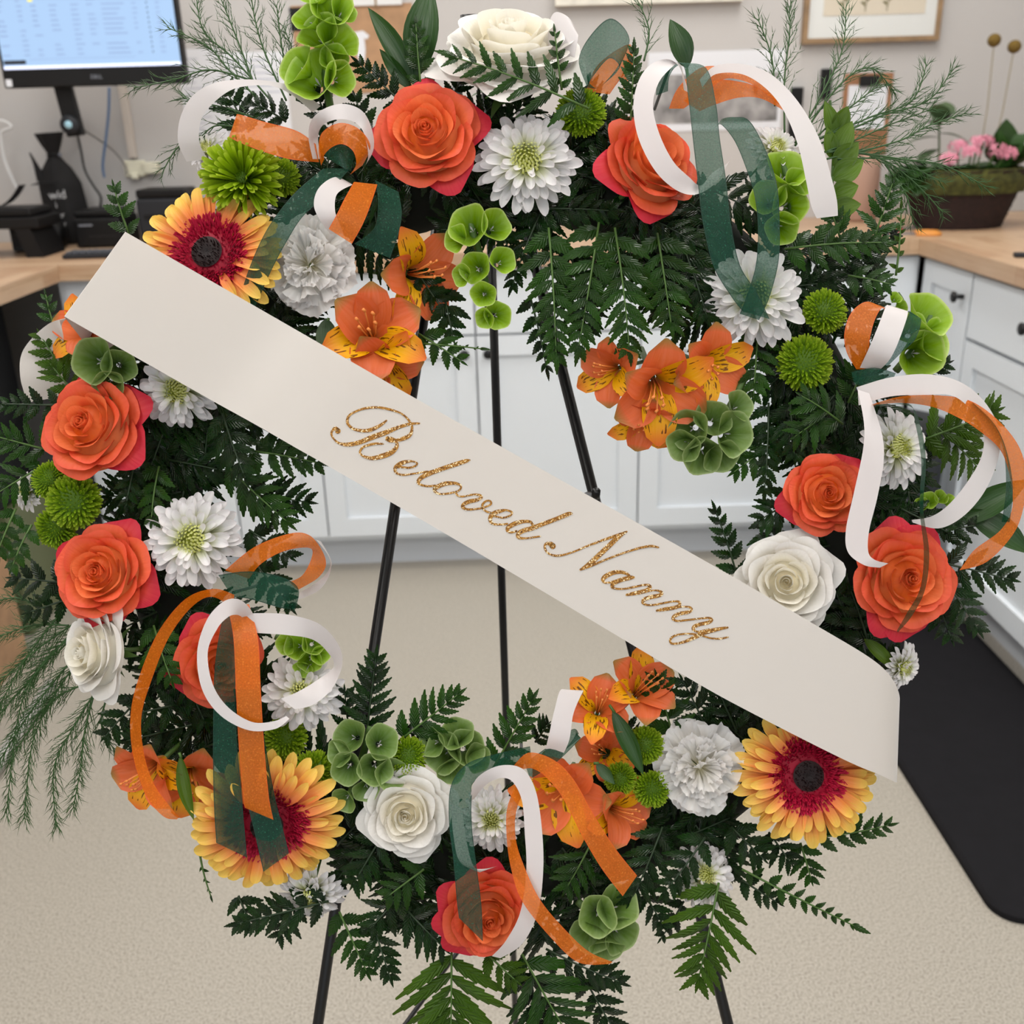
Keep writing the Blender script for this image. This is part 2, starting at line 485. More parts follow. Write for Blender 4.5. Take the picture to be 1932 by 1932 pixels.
struct('floor', quad_box('floor', -3.0, 3.0, -3.2, WY + 0.1, -0.05, 0.0, M['floor']))
struct('ceiling', quad_box('ceiling', -3.0, 3.0, -3.2, WY + 0.1, CEIL_Z, CEIL_Z + 0.05, M['ceil']))
struct('wall_back', quad_box('wall_back', -3.0, 3.0, WY, WY + 0.1, 0, CEIL_Z, M['wall']))
struct('wall_left', quad_box('wall_left', WXL - 0.1, WXL, -3.2, WY, 0, CEIL_Z, M['wall']))
struct('wall_right', quad_box('wall_right', WXR, WXR + 0.1, -3.2, WY, 0, CEIL_Z, M['wall']))
for i, (x, y) in enumerate(LAMP_SPOTS):
    nm = ['above the flower wreath', 'above the flower wreath', 'near the far wall', 'near the far wall', 'behind the viewer', 'behind the viewer'][i]
    side = 'desk' if x < 0 else 'cabinet'
    t = thing('ceiling_light', f'recessed ceiling light panel {nm} on the {side} side', 'ceiling light', Matrix.Translation((x, y, CEIL_Z)), 'ceiling light panels')
    fr = MB()
    for a in ((-.31, .31, -.61, -.58), (-.31, .31, .58, .61), (-.31, -.28, -.58, .58), (.28, .31, -.58, .58)): fr.box(*a, -0.03, -0.002)
    part('frame', fr.done('lamp_frame', M['white_plastic']), t)
    if i == 0: DIFF = quad_box('lamp_diffuser', -.28, .28, -.58, .58, -0.02, -0.004, plain('lamp_diffuser', (250, 248, 244), 0.6, emit=(255, 248, 236), estr=1.5)); DIFF.materials[0].cycles.emission_sampling = 'NONE'
    part('diffuser', DIFF, t)
    lamp_light(x, y)

# ------------------------------------------------------------------ worktops, cabinets


def worktop_mesh(name, x0, x1, y0, y1, along):
    mb = MB().box(x0, x1, y0, y1, CT - CTH, CT)
    uv = []
    for (x, y, z) in mb.v:
        uv.append((x, y + (z - CT)) if along == 'x' else (y + 0.17, x + (z - CT)))
    mb.uv = uv
    return mb.done(name, M['wood'])


solo('worktop', worktop_mesh('worktop', WXL, WXR, D, WY - 0.001, 'x'), 'butcher block worktop running along the far wall', 'worktop')
solo('worktop', worktop_mesh('worktop_right', XR, WXR, 0.75, D - 0.0015, 'y'), 'butcher block worktop over the cabinets beside the black floor mat', 'worktop')
solo('worktop', worktop_mesh('worktop_left', WXL, XL, 1.0, D - 0.0015, 'y'), 'butcher block desk top carrying the black phone riser', 'worktop')

DOORY, KICK = D + 0.025, 0.10


def shaker(w, h, rail=0.055, th=0.02, rec=0.011):
    """recessed-panel front in the local XZ plane facing -Y, origin at lower-left"""
    mb = MB()
    mb.box(0, rail, 0, th, 0, h); mb.box(w - rail, w, 0, th, 0, h)
    mb.box(rail, w - rail, 0, th, 0, rail); mb.box(rail, w - rail, 0, th, h - rail, h)
    mb.box(rail - .002, w - rail + .002, rec, th, rail - .002, h - rail + .002)
    return mb.done('shaker_front', M['cab'])


def slab(w, h, th=0.02):
    return bevel(quad_box('slab_front', 0, w, 0, th, 0, h, M['cab']), 0.002, 1)


KNOB = MB().lathe([(0.006, 0), (0.006, 0.012), (0.004, 0.016), (0.0045, 0.02), (0.013, 0.022), (0.014, 0.028), (0.010, 0.031), (0.001, 0.032)], 16).done('knob', M['black_metal'], True)
ROT_KN = Matrix.Rotation(PI / 2, 4, 'X')


def cabinet(label, x0, x1, fronts, R=None):
    """fronts: (kind, x, z, w, h, knobx, knobz); local x along the run, fronts face -Y at y=0; body behind"""
    t = thing('base_cabinet', label, 'cabinet', R, 'white base cabinets')
    part('carcass', quad_box('carcass', x0, x1, 0.021, 0.59, KICK, CT - CTH - 0.001, M['cab']), t)
    part('toe_kick', quad_box('toe_kick', x0, x1, 0.075, 0.10, 0.0, KICK, M['kick']), t)
    for (k, x, z, w, h, kx, kz) in fronts:
        dr = part('door' if k == 'd' else 'drawer', shaker(w, h) if k in 'ds' else slab(w, h), t, Matrix.Translation((x, 0, z)))
        if kx is not None:
            part('knob', KNOB, dr, Matrix.Translation((kx, 0.001, kz)) @ ROT_KN)
    return t


GX = on_y(901, 725, DOORY).x
GX2 = on_y(1204, 895, DOORY).x
PW = GX2 - GX
G = 0.0025
DZ0, DZ1 = KICK + 0.02, 0.695
def two_doors(xc, x0, x1):
    f = []
    hd = DZ1 - DZ0
    f.append(('d', x0 + G, DZ0, xc - x0 - 2 * G, hd, xc - x0 - 2 * G - 0.03, hd - 0.045))
    f.append(('d', xc + G, DZ0, x1 - xc - 2 * G, hd, 0.03, hd - 0.045))
    f.append(('s2', x0 + G, DZ1 + 2 * G, xc - x0 - 2 * G, CT - CTH - DZ1 - 0.012, None, 0))
    f.append(('s2', xc + G, DZ1 + 2 * G, x1 - xc - 2 * G, CT - CTH - DZ1 - 0.012, None, 0))
    return f
Ry = Matrix.Translation((0, DOORY, 0))
cabinet('white two-door base cabinet seen through the middle of the wreath', GX - PW, GX2, two_doors(GX, GX - PW, GX2), Ry)
xr_end = XR + 0.02
cabinet('white base cabinet in the corner by the potted basket', GX2, xr_end, two_doors(GX2 + PW, GX2, xr_end), Ry)
xl0 = XL + 0.12
cabinet('white base cabinet next to the desk knee space', xl0, GX - PW, two_doors((xl0 + GX - PW) / 2, xl0, GX - PW), Ry)
# right run: local x runs toward the viewer
DX = XR + 0.025
Rr = Matrix.Translation((DX, D + 0.02, 0)) @ Matrix.Rotation(-PI / 2, 4, 'Z')
yk = D + 0.02 - on_x(1838, 518, DX).y
hd = CT - CTH - 0.012 - DZ0
cabinet('narrow white corner cabinet with a black knob by the wreath', 0.0, yk, [('d', 0.012, DZ0, yk - 0.012 - 2 * G, hd, yk - 0.012 - 2 * G - 0.035, hd - 0.06)], Rr)
y2 = yk + 0.60; zb = on_x(1825, 642, DX).z
f = [('s2', yk + G, zb + 0.006, 0.60 - 2 * G, CT - CTH - 0.012 - zb - 0.006, 0.30, 0.08),
     ('s', yk + G, DZ0, 0.60 - 2 * G, zb - DZ0 - 0.003, None, 0)]
cabinet('white drawer cabinet above the black floor mat', yk, y2, f, Rr)
cabinet('white two-door cabinet nearest along the mat side', y2, y2 + 0.9, two_doors(y2 + 0.45, y2, y2 + 0.9), Rr)
# left desk support, bin, and a black block added as knee-space darkness
solo('desk_gable', quad_box('desk_panel', XL - 0.02, XL + 0.118, D + 0.03, D + 0.05, 0.0, CT - CTH - .001, M['kick']), 'grey end panel under the desk corner behind the banner', 'panel')
solo('knee_space_shade', bevel(quad_box('knee_space_shade', WXL + 0.02, XL - 0.14, 1.62, D - 0.05, 0.35, CT - CTH - .002, M['black_plastic']), .006), 'added black block standing for the dark open knee space under the desk', 'shade block')
solo('storage_bin', bevel(quad_box('storage_bin', WXL + 0.02, XL - 0.12, 2.42, D - 0.05, 0.0, 0.345, plain('bin_olive', (112, 118, 84), .5)), .01), 'olive green storage bin on the floor under the desk', 'storage bin')

# floor mat
ml = on_z(1862, 1712, 0.0).x; mf = on_z(1905, 1746, 0.0).y
mb = MB(); n = 8; pts = []
x1m, y1m, rr_ = XR + 0.055, mf + 1.45, 0.05
for cx, cy, a0 in ((x1m - rr_, mf + rr_, -PI / 2), (x1m - rr_, y1m - rr_, 0), (ml + rr_, y1m - rr_, PI / 2), (ml + rr_, mf + rr_, PI)):
    for k in range(n + 1):
        a = a0 + PI / 2 * k / n; pts.append((cx + rr_ * math.cos(a), cy + rr_ * math.sin(a)))
N = len(pts)
vs = [(x, y, 0.0) for x, y in pts] + [(x, y, 0.012) for x, y in pts]
ins = [((x - (ml + x1m) / 2) * 0.97 + (ml + x1m) / 2, (y - (mf + y1m) / 2) * 0.985 + (mf + y1m) / 2, 0.017) for x, y in pts]
vs += ins
fs = [(i, (i + 1) % N, (i + 1) % N + N, i + N) for i in range(N)] + [(i + N, (i + 1) % N + N, (i + 1) % N + 2 * N, i + 2 * N) for i in range(N)] + [tuple(range(2 * N, 3 * N))]
solo('floor_mat', mesh('floor_mat', vs, fs, M['mat'], None, False), 'black rubber anti-fatigue mat on the beige floor', 'floor mat')
# dark bin standing in front of the right-hand cabinets
pb = on_z(1790, 1175, 0.02)
t = thing('waste_bin', 'dark grey waste bin standing by the white cabinets behind the ribbon loop', 'bin', Matrix.Translation((XR - 0.13, D - 0.30, 0)))
part('body', MB().lathe([(0.10, 0.0), (0.105, 0.01), (0.125, 0.50)], 24).done('bin_body', M['dark_grey'], True), t)
part('rim', MB().lathe([(0.126, 0.492), (0.133, 0.495), (0.133, 0.512), (0.126, 0.515)], 24).done('bin_rim', M['black_plastic'], True), t)

# ------------------------------------------------------------------ background: desk side
YM = 3.0
bl, brr = on_y(9, 166, YM), on_y(353, 158, YM)
mw = brr.x - bl.x; mz = (bl.z + brr.z) / 2; mx = (bl.x + brr.x) / 2; MH = mw * 0.60
t = thing('monitor', 'black-framed computer monitor showing a blue spreadsheet', 'monitor', Matrix.Translation((mx, YM, mz)))
part('housing', bevel(quad_box('monitor_housing', -mw / 2, mw / 2, 0, 0.035, 0, MH, M['black_plastic']), 0.003), t)
bz = 0.046
scr_m = plain('lit_screen', (20, 30, 40), 0.3, emit=(176, 208, 246), estr=0.82)
scr = part('screen', quad_box('screen', -mw / 2 + .009, mw / 2 - .009, -0.0012, 0.004, bz, MH - .009, scr_m), t)
def rows(fn_list, name, c, e=0.55):
    mb = MB()
    for (x0, x1, z0, z1) in fn_list: mb.box(x0, x1, -0.0022, -0.0014, z0, z1)
    o = part(name, mb.done(name, plain(name, c, 0.5, emit=c, estr=e)), scr, kind='stuff')
sx0 = -mw / 2 + .009; sw = mw - .018
rr = random.Random(3); txt, drk, pur = [], [], []
for k in range(19):
    z = bz + 0.032 + k * 0.0118
    for cx, cw in ((0.01, .05), (0.13, .035), (0.21, .045), (0.31, .05), (0.43, .05), (0.52, .05), (0.60, .14), (0.77, .03), (0.90, .03)):
        if rr.random() < 0.85: txt.append((sx0 + cx * sw, sx0 + (cx + cw * rr.uniform(.6, 1)) * sw, z, z + .0034))
    drk.append((sx0 + 0.85 * sw, sx0 + 0.857 * sw, z, z + .0045))
txt.append((sx0 + .15 * sw, sx0 + .75 * sw, bz + .0225, bz + .0238))
for k in (12, 13): pur.append((sx0 + .2 * sw, sx0 + .27 * sw, bz + .032 + k * .0118 - .001, bz + .032 + k * .0118 + .0055))
rows(txt, 'screen_text', (128, 150, 188), .4); rows(drk, 'screen_icons', (70, 84, 110)); rows(pur, 'screen_highlights', (190, 120, 226), 0.7)
rows([(sx0 + .005 * sw, sx0 + .13 * sw, bz + .012, bz + .022)], 'screen_badge', (30, 34, 44), .1)
rows([(sx0 + .2 * sw, sx0 + .225 * sw, bz + .032 + 11 * .0118, bz + .037 + 11 * .0118)], 'screen_marker', (222, 206, 70), .7)
rows([(sx0, sx0 + sw, bz, bz + .008)], 'screen_taskbar', (206, 214, 244), .8)
def text_obj(body, size, mat, parent, M4, name='lettering', ext=0.0003):
    cu = bpy.data.curves.new(name, 'FONT'); cu.body = body; cu.size = size; cu.extrude = ext; cu.align_x = 'CENTER'
    cu.materials.append(mat)
    tmp = bpy.data.objects.new(name, cu)
    me = bpy.data.meshes.new_from_object(tmp); bpy.data.objects.remove(tmp)
    return part(name, me, parent, M4)
RX90 = Matrix.Rotation(PI / 2, 4, 'X')
text_obj('DELL', 0.014, M['grey'], t, Matrix.Translation((0.005, -0.0008, 0.018)) @ RX90, 'logo')
part('sticker', quad_box('sticker', -mw / 2 + .006, -mw / 2 + .022, -0.001, 0.001, .004, .022, M['paper']), t)
# monitor stand
ps = on_y(140, 235, YM + .06)
t = thing('monitor_stand', 'black monitor arm with a round pale hinge cap', 'monitor stand', Matrix.Translation((ps.x, YM + .06, ps.z)))
part('column', bevel(quad_box('column', -.026, .022, -.012, .012, -.03, mz - ps.z + .10, M['black_plastic']), .004), t, Matrix.Rotation(-.10, 4, 'Y'))
_k = WY / (YM + .06)
part('wall_arm', MB().tube([(0, .02, 0), (ps.x * (_k - 1), WY - YM - .061, (ps.z - CAM_H) * (_k - 1))], .012, 10).done('wall_arm', M['black_plastic'], True), t)
hg = part('hinge', MB().lathe([(.001, 0), (.024, 0), (.026, .006), (.024, .014), (.001, .014)], 20).done('hinge', M['dark_grey'], True), t, Matrix.Translation((-.006, -.0125, .0)) @ RX90)
part('hinge_cap', MB().lathe([(.001, .0142), (.0105, .0142), (.0105, .0160), (.001, .0165)], 18).done('hinge_cap', plain('ice_blue', (170, 214, 232), .3), True), hg)
# cables
def cable(label, pts, r, mat, group=None):
    solo('cable', MB().tube(spline(pts, 6), r, 6).done('cable', mat, True), label, 'cable', None, group)
def wpts(l, Y): return [tuple(on_y(x, y, Y)) for x, y in l]
blue = plain('blue_cable', (92, 122, 164), .5)
cable('blue network cable hanging below the monitor', wpts([(206, 165), (205, 210), (200, 260), (194, 310), (197, 335)], WY - .06), .0042, blue)
cable('black cable looping down to the printer beside the gift bag', wpts([(143, 240), (152, 280), (160, 320), (176, 350), (190, 372), (188, 396)], WY - .09), .0036, M['black_plastic'])
cable('thin grey cable drooping to the cream wall socket', wpts([(132, 172), (131, 205), (150, 238), (185, 262), (215, 285), (235, 310), (240, 330)], WY - .05), .003, plain('grey_cable', (120, 116, 112), .5))
cable('white cable rising from the desk phone riser', wpts([(-30, 232), (4, 228), (22, 240), (4, 248), (2, 262), (8, 300), (22, 335), (36, 362)], WY - .10), .0042, M['white_plastic'])
# cable raceway, sockets
r0, r1 = on_y(222, 160, WY - .012), on_y(252, 302, WY - .012)
solo('cable_raceway', bevel(quad_box('cable_raceway', r1.x - .012, r1.x + .012, WY - .022, WY - .0005, on_y(252, 298, WY).z, 1.75, plain('raceway', (206, 197, 188), .5)), .003), 'beige cable raceway fixed up the wall under the monitor', 'raceway')
def box_px(name, x0, y0, x1, y1, Y, th, mat, label, cat, bev=.004):
    a, b = on_y(x0, y1, Y), on_y(x1, y0, Y); c_, d_ = on_y(x1, y1, Y), on_y(x0, y0, Y)
    return solo(name, bevel(quad_box(name, (a.x + d_.x) / 2, (b.x + c_.x) / 2, Y, Y + th, (a.z + c_.z) / 2, (b.z + d_.z) / 2, mat), bev), label, cat)
s = thing('wall_socket', 'cream double wall socket behind the grey card reader', 'socket', Matrix.Translation(on_y(253, 318, WY - .02)))
part('plate', bevel(quad_box('plate', -.032, .032, 0, .0195, -.024, .024, M['cream']), .004), s)
part('plug', bevel(quad_box('plug', .034, .078, -.02, .0195, -.016, .018, M['cream']), .004), s)
part('plug', bevel(quad_box('plug', -.01, .012, -.012, .001, -.03, -.014, M['cream']), .002), s)
# small grey device leaning by the wall
g = on_z(222, 382, CT)
t = thing('card_reader', 'grey card terminal leaning against the wall behind the printer', 'card reader', Matrix.Translation((g.x, WY - .19, CT + .002)) @ Matrix.Rotation(-.35, 4, 'X'))
part('body', bevel(quad_box('body', -.05, .06, 0, .03, 0, .205, M['grey']), .006), t)
part('display', quad_box('display', -.036, .044, -.0015, .001, .12, .185, M['dark_grey']), t)
part('tray', bevel(quad_box('tray', -.02, .055, -.03, .0, .085, .10, M['white_plastic']), .003), t)
g = on_z(300, 395, CT)
t = thing('label_printer', 'dark label printer on the desk below the cream wall socket', 'printer', Matrix.Translation((on_y(300, 360, WY - .14).x, WY - .14, CT + .001)))
part('body', bevel(quad_box('body', -.06, .09, -.05, .09, 0, .13, M['dark_grey']), .008), t)
part('lid', bevel(quad_box('lid', -.058, .088, -.045, .085, .1305, .155, M['black_plastic']), .006), t)
part('slot', quad_box('slot', -.04, .07, -.0515, -.049, .07, .085, M['black_plastic']), t)
# receipt printer + keyboard
g = on_z(185, 468, CT)
t = thing('receipt_printer', 'black receipt printer on the desk beside the gift bag', 'printer', Matrix.Translation((g.x, g.y, CT + .001)))
part('body', bevel(quad_box('body', -.062, .075, 0, .17, 0, .085, M['black_plastic']), .008), t)
part('lid', bevel(quad_box('lid', -.06, .073, .01, .165, .086, .105, M['black_plastic']), .006), t)
part('slot', quad_box('slot', -.02, .06, -.001, .004, .03, .035, plain('slot_black', (5, 5, 6), .6)), t)
part('badge', quad_box('badge', -.045, -.005, -.0012, .001, .062, .067, M['grey']), t)
g = on_z(140, 489, CT)
t = thing('keyboard', 'dark grey keyboard lying at the desk edge in front of the printer', 'keyboard', Matrix.Translation((g.x, g.y - .005, CT + .001)))
part('base', bevel(quad_box('base', -.03, .33, 0, .075, 0, .012, M['dark_grey']), .003), t)
KEY = bevel(quad_box('key', 0, .014, 0, .013, 0, .005, plain('key_grey', (76, 80, 88), .5)), .001, 1)
for i in range(18):
    for j in range(4): part('key', KEY, t, Matrix.Translation((-.022 + i * .0192, .006 + j * .0165, .0122)))
# gift bag
g = on_z(128, 455, CT)
bagm = plain('black_cotton', (17, 16, 18), .8, noise=.2, nscale=60, bump=.5)
t = thing('gift_bag', 'black cloth bottle bag tied at the neck with white print', 'gift bag', Matrix.Translation((on_y(128, 400, WY - .09).x, WY - .09, CT + .001)) @ Matrix.Rotation(-.04, 4, 'Y'))
bh = on_y(118, 250, WY - .09).z - CT
def bagfn(u, v):
    a = 2 * PI * u
    prof = [(0, .052), (.06, .06), (.3, .062), (.55, .060), (.68, .042), (.78, .019), (.83, .017), (.88, .026), (1, .04)]
    for (p, q) in zip(prof, prof[1:]):
        if p[0] <= v <= q[0]: r = p[1] + (q[1] - p[1]) * (v - p[0]) / (q[0] - p[0]); break
    r *= 1 + (.05 + .14 * max(0, v - .6)) * math.sin(a * 5 + v * 4)
    return (r * math.cos(a) * 1.02, r * math.sin(a) * .8, bh * v)
part('cloth', grid('bag_cloth', bagfn, 40, 28, bagm), t)
part('tie', MB().tube([(.019 * math.cos(a), .015 * math.sin(a), bh * .805) for a in [2 * PI * k / 14 for k in range(15)]], .004, 6).done('tie', M['black_plastic'], True), t)
part('cord_bead', MB().lathe([(.001, -.006), (.006, 0), (.001, .006)], 10).done('cord_bead', M['grey'], True), t, Matrix.Translation((.022, -.012, bh * .80)))
part('ear_fold', MB().grid(lambda u, v: (-.060 + .035 * u * (1 - v), -.02 - .012 * math.sin(u * PI), bh * (.58 + .26 * v)), 5, 6).done('ear_fold', bagm, True), t)
part('side_fold', MB().grid(lambda u, v: (-.075 + .10 * u, -.045 - .012 * math.sin(u * PI), bh * (.555 + .035 * v * (1 - abs(2 * u - 1)))), 8, 3).done('side_fold', bagm, True), t)
wp = plain('white_print', (210, 210, 212), .7)
for body, sz, x, z in (('wid', .036, .004, .42), ('i', .026, -.006, .34), ('er', .024, .002, .25), ('ir', .022, .006, .17)):
    text_obj(body, sz, wp, t, Matrix.Translation((x, -.0515, bh * z)) @ RX90)
# phone riser with device
g = on_z(62, 486, CT)
t = thing('phone_riser', 'black desktop riser stand with angled legs at the picture edge', 'stand', Matrix.Translation((g.x, g.y, CT + .001)))
zt = on_y(60, 410, g.y).z - CT
part('shelf', bevel(quad_box('shelf', -.30, .035, -.01, .16, zt - .03, zt, M['black_plastic']), .004), t)
for (xa, xb) in ((-.012, .022), (-.28, -.25)):
    lg = MB().add([(xa - .02, -.008, zt - .03), (xb - .012, -.008, zt - .03), (xb + .012, -.008, 0), (xa, -.008, 0), (xa - .02, .15, zt - .03), (xb - .012, .15, zt - .03), (xb + .012, .15, 0), (xa, .15, 0)],
                  [(0, 1, 2, 3), (7, 6, 5, 4), (0, 4, 5, 1), (1, 5, 6, 2), (2, 6, 7, 3), (3, 7, 4, 0)])
    part('leg', lg.done('leg', M['black_plastic']), t)
z3 = CT + zt + .002
t = thing('desk_phone', 'black desk phone with curved handset rest on the riser', 'phone', Matrix.Translation((g.x, g.y, z3)))
part('base', bevel(quad_box('base', -.26, .018, .0, .15, 0, .022, M['black_plastic']), .006), t)
part('cradle', MB().grid(lambda u, v: (-.17 + .16 * u, .02 + .05 * v, .022 + .055 * (2 * u - 1) ** 2 + .004), 12, 2).grid(lambda u, v: (-.17 + .16 * u, .02 + .05 * v, .0215), 2, 2).done('cradle', M['dark_grey'], True), t)
g2 = on_z(30, 478, CT)
t = thing('desk_speaker', 'small dark speaker standing under the riser', 'speaker', Matrix.Translation((g2.x, g2.y + .03, CT + .001)))
part('body', bevel(quad_box('body', -.022, .03, 0, .06, 0, .075, plain('slate', (44, 52, 58), .4)), .006), t)
part('grille', quad_box('grille', -.016, .024, -.001, .001, .01, .066, M['dark_grey']), t)
g2 = on_z(96, 470, CT)
t = thing('pen_cup', 'black pen cup behind the riser leg', 'cup', Matrix.Translation((g2.x, g2.y + .04, CT + .001)))
part('cup', MB().lathe([(.03, 0), (.033, .003), (.035, .075), (.032, .075), (.03, .01)], 20).done('cup', M['black_plastic'], True), t)
part('pen', MB().tube([(-.005, -.01, .02), (-.038, -.03, .115)], .005, 8).done('pen', M['white_plastic'], True), t)
solo('storage_tub', bevel(quad_box('storage_tub', XL - .10, XL - .02, 1.78, 2.0, .50, .53, plain('magenta', (150, 20, 90), .5)), .004), 'magenta lid glimpsed in the dark under the desk', 'lid')
# ------------------------------------------------------------------ background: wall papers and pictures
def wall_sheet(name, x0, y0, x1, y1, mat, label, cat, th=.002, tilt=0.0):
    a, b = on_y(x0, (y0 + y1) / 2, WY), on_y(x1, (y0 + y1) / 2, WY)
    u, v = on_y((x0 + x1) / 2, y0, WY), on_y((x0 + x1) / 2, y1, WY)
    w, h = b.x - a.x, u.z - v.z
    return thing(name, label, cat, Matrix.Translation(((a.x + b.x) / 2, WY - th - .0004, (u.z + v.z) / 2)) @ Matrix.Rotation(tilt, 4, 'Y')), w, h
def sheet_part(nm, t, w, h, mat, th=.002, y=0.0):
    return part(nm, quad_box(nm, -w / 2, w / 2, y, y + th, -h / 2, h / 2, mat), t)
def ink(t, w, h, n, c, seed, m=.08):
    r = random.Random(seed); mb = MB()
    for k in range(n):
        z = h / 2 - h * (m + (1 - 2 * m) * k / n)
        mb.box(-w / 2 + w * m, -w / 2 + w * (m + (1 - 2 * m) * r.uniform(.3, 1)), -.0005, .0002, z - h * .012, z)
    part('printed_lines', mb.done('printed_lines', plain('ink', c, .8)), t, kind='stuff')
t, w, h = wall_sheet('wall_notice', 346, 92, 425, 300, M['paper'], 'white notice sheet pinned to the wall beside the monitor', 'paper')
sheet_part('sheet', t, w, h, M['paper']); ink(t, w, h, 16, (196, 198, 210), 4)
t, w, h = wall_sheet('wall_notice', 428, 98, 545, 270, M['paper'], 'white notice sheet behind the asparagus sprays', 'paper')
sheet_part('sheet', t, w, h, M['paper']); ink(t, w, h, 12, (186, 190, 206), 5)
t, w, h = wall_sheet('kraft_board', 556, 8, 782, 176, M['kraft'], 'brown kraft paper board on the wall with a small white garment cutout', 'board')
sheet_part('sheet', t, w, h, M['kraft'])
part('garment_cutout', MB().add([(x * .001, -.0012, z * .001) for x, z in ((-16, 50), (-34, 30), (-22, 22), (-14, 30), (-12, -2), (-4, -30), (12, -32), (18, 4), (16, 34), (24, 30), (32, 40), (14, 54))],
     [tuple(range(12))]).done('garment_cutout', M['paper']), t, Matrix.Translation((.015, 0, -.004)))
part('tape', quad_box('tape', -w * .5 - .005, -w * .5 + .03, -.001, .001, h * .22, h * .48, M['black_plastic']), t)
part('top_strip', quad_box('top_strip', -w * .3, w * .42, -.006, .001, h * .48, h * .62, M['white_plastic']), t)
for xx in (-.02, .07): part('strip_post', quad_box('strip_post', xx, xx + .006, -.008, .001, h * .46, h * .64, M['frame_wood']), t)
t, w, h = wall_sheet('canvas_print', 1046, -170, 1402, 8, M['paper'], 'white canvas print hung above the white rose', 'picture', .03)
sheet_part('canvas', t, w, h, plain('canvas', (232, 228, 216), .8, noise=.05, nscale=30), .03)
part('print', quad_box('print', -w * .4, w * .4, -.001, .002, -h * .3, h * .3, plain('print', (190, 186, 170), .8, noise=.2, nscale=9)), t)
t, w, h = wall_sheet('photo_print', 1222, 96, 1476, 246, M['paper'], 'black and white photograph print taped to the wall behind the orange ribbon', 'photograph')
sheet_part('paper', t, w, h, M['paper'])
part('image', quad_box('image', -w * .47, w * .47, -.0008, .001, -h * .40, h * .22, plain('photo_grey', (142, 140, 140), .6, noise=.35, nscale=14)), t)
fig = plain('photo_dark', (92, 92, 96), .6)
for i, (x, z, sx, sz) in enumerate(((.30, .02, .055, .085), (.02, -.06, .06, .06), (-.25, -.04, .05, .06))):
    part('figure', MB().lathe([(.001, -sz * .5), (sx * .35, -sz * .48), (sx * .42, 0), (sx * .22, sz * .25), (sx * .16, sz * .3), (sx * .24, sz * .42), (sx * .12, sz * .56), (.001, sz * .58)], 14).done('figure', fig, True), t, Matrix.Translation((x * w, -.0006, z * h + .01)) @ Matrix.Diagonal((1, .01, 1, 1)))
t, w, h = wall_sheet('picture_frame', 1518, -150, 1778, 80, None, 'oak framed botanical print with a white mount', 'picture', .025)
fw = .014
for nm, a in (('frame_rail', (-w / 2, w / 2, -h / 2, -h / 2 + fw)), ('frame_rail', (-w / 2, w / 2, h / 2 - fw, h / 2)), ('frame_stile', (-w / 2, -w / 2 + fw, -h / 2 + fw, h / 2 - fw)), ('frame_stile', (w / 2 - fw, w / 2, -h / 2 + fw, h / 2 - fw))):
    part(nm, quad_box(nm, a[0], a[1], 0, .025, a[2], a[3], M['frame_wood']), t)
part('mount', quad_box('mount', -w / 2 + fw, w / 2 - fw, .008, .012, -h / 2 + fw, h / 2 - fw, plain('mount_white', (226, 228, 226), .8)), t)
part('print', quad_box('print', -w * .36, w * .38, .0065, .0085, -h * .27, h * .35, plain('print_cream', (218, 208, 190), .8)), t)
r = random.Random(8)
for k in range(3):
    mb = MB(); bx = -w * .22 + k * w * .16
    mb.tube([(bx, .006, -h * .24), (bx + .006, .006, h * .1), (bx - .004, .006, h * .3)], .0014, 5)
    for q in range(16):
        z = -h * .2 + q * h * .032; sg = 1 if q % 2 else -1
        mb.add([(bx, .0055, z), (bx + sg * .016, .0055, z + .012), (bx + sg * .004, .0055, z + .014)], [(0, 1, 2)])
    part('pressed_plant', mb.done('pressed_plant', plain('pressed_olive', (118, 112, 74), .8)), t)
# clipboard, hooks
t, w, h = wall_sheet('clipboard', 1587, 138, 1678, 292, None, 'brown clipboard with blank paper hanging on the wall', 'clipboard', .004)
part('board', bevel(quad_box('board', -w / 2, w / 2, 0, .004, -h / 2, h / 2, M['walnut']), .0015), t)
part('sheet', quad_box('sheet', -w * .40, w * .40, -.001, .0002, -h * .18, h * .36, M['paper']), t)
part('clip', bevel(quad_box('clip', -w * .2, w * .2, -.012, .0, h * .34, h * .47, M['black_metal']), .002), t)
t, w, h = wall_sheet('magnetic_hook', 1546, 130, 1566, 186, None, 'black magnetic holder on the wall left of the clipboard', 'holder', .02)
part('body', bevel(quad_box('body', -w / 2, w / 2, 0, .02, -h / 2, h / 2, M['black_plastic']), .003), t)
t, w, h = wall_sheet('magnetic_hook', 1488, 165, 1510, 262, None, 'black magnetic holder beside the photograph print', 'holder', .02)
part('body', bevel(quad_box('body', -w / 2, w / 2, 0, .02, -h / 2, h / 2, M['black_plastic']), .003), t)
# tall kraft vase / rolled paper on the worktop behind the wreath
g = on_z(1650, 425, CT)
solo('kraft_bag', MB().lathe([(.045, 0), (.05, .01), (.052, .17), (.047, .19), (.044, .188), (.044, .02)], 20, .03).done('kraft_bag', plain('dusty_kraft', (186, 150, 132), .8), True), 'dusty pink paper vase on the far worktop below the clipboard', 'vase', Matrix.Translation((g.x, g.y + .14, CT)))
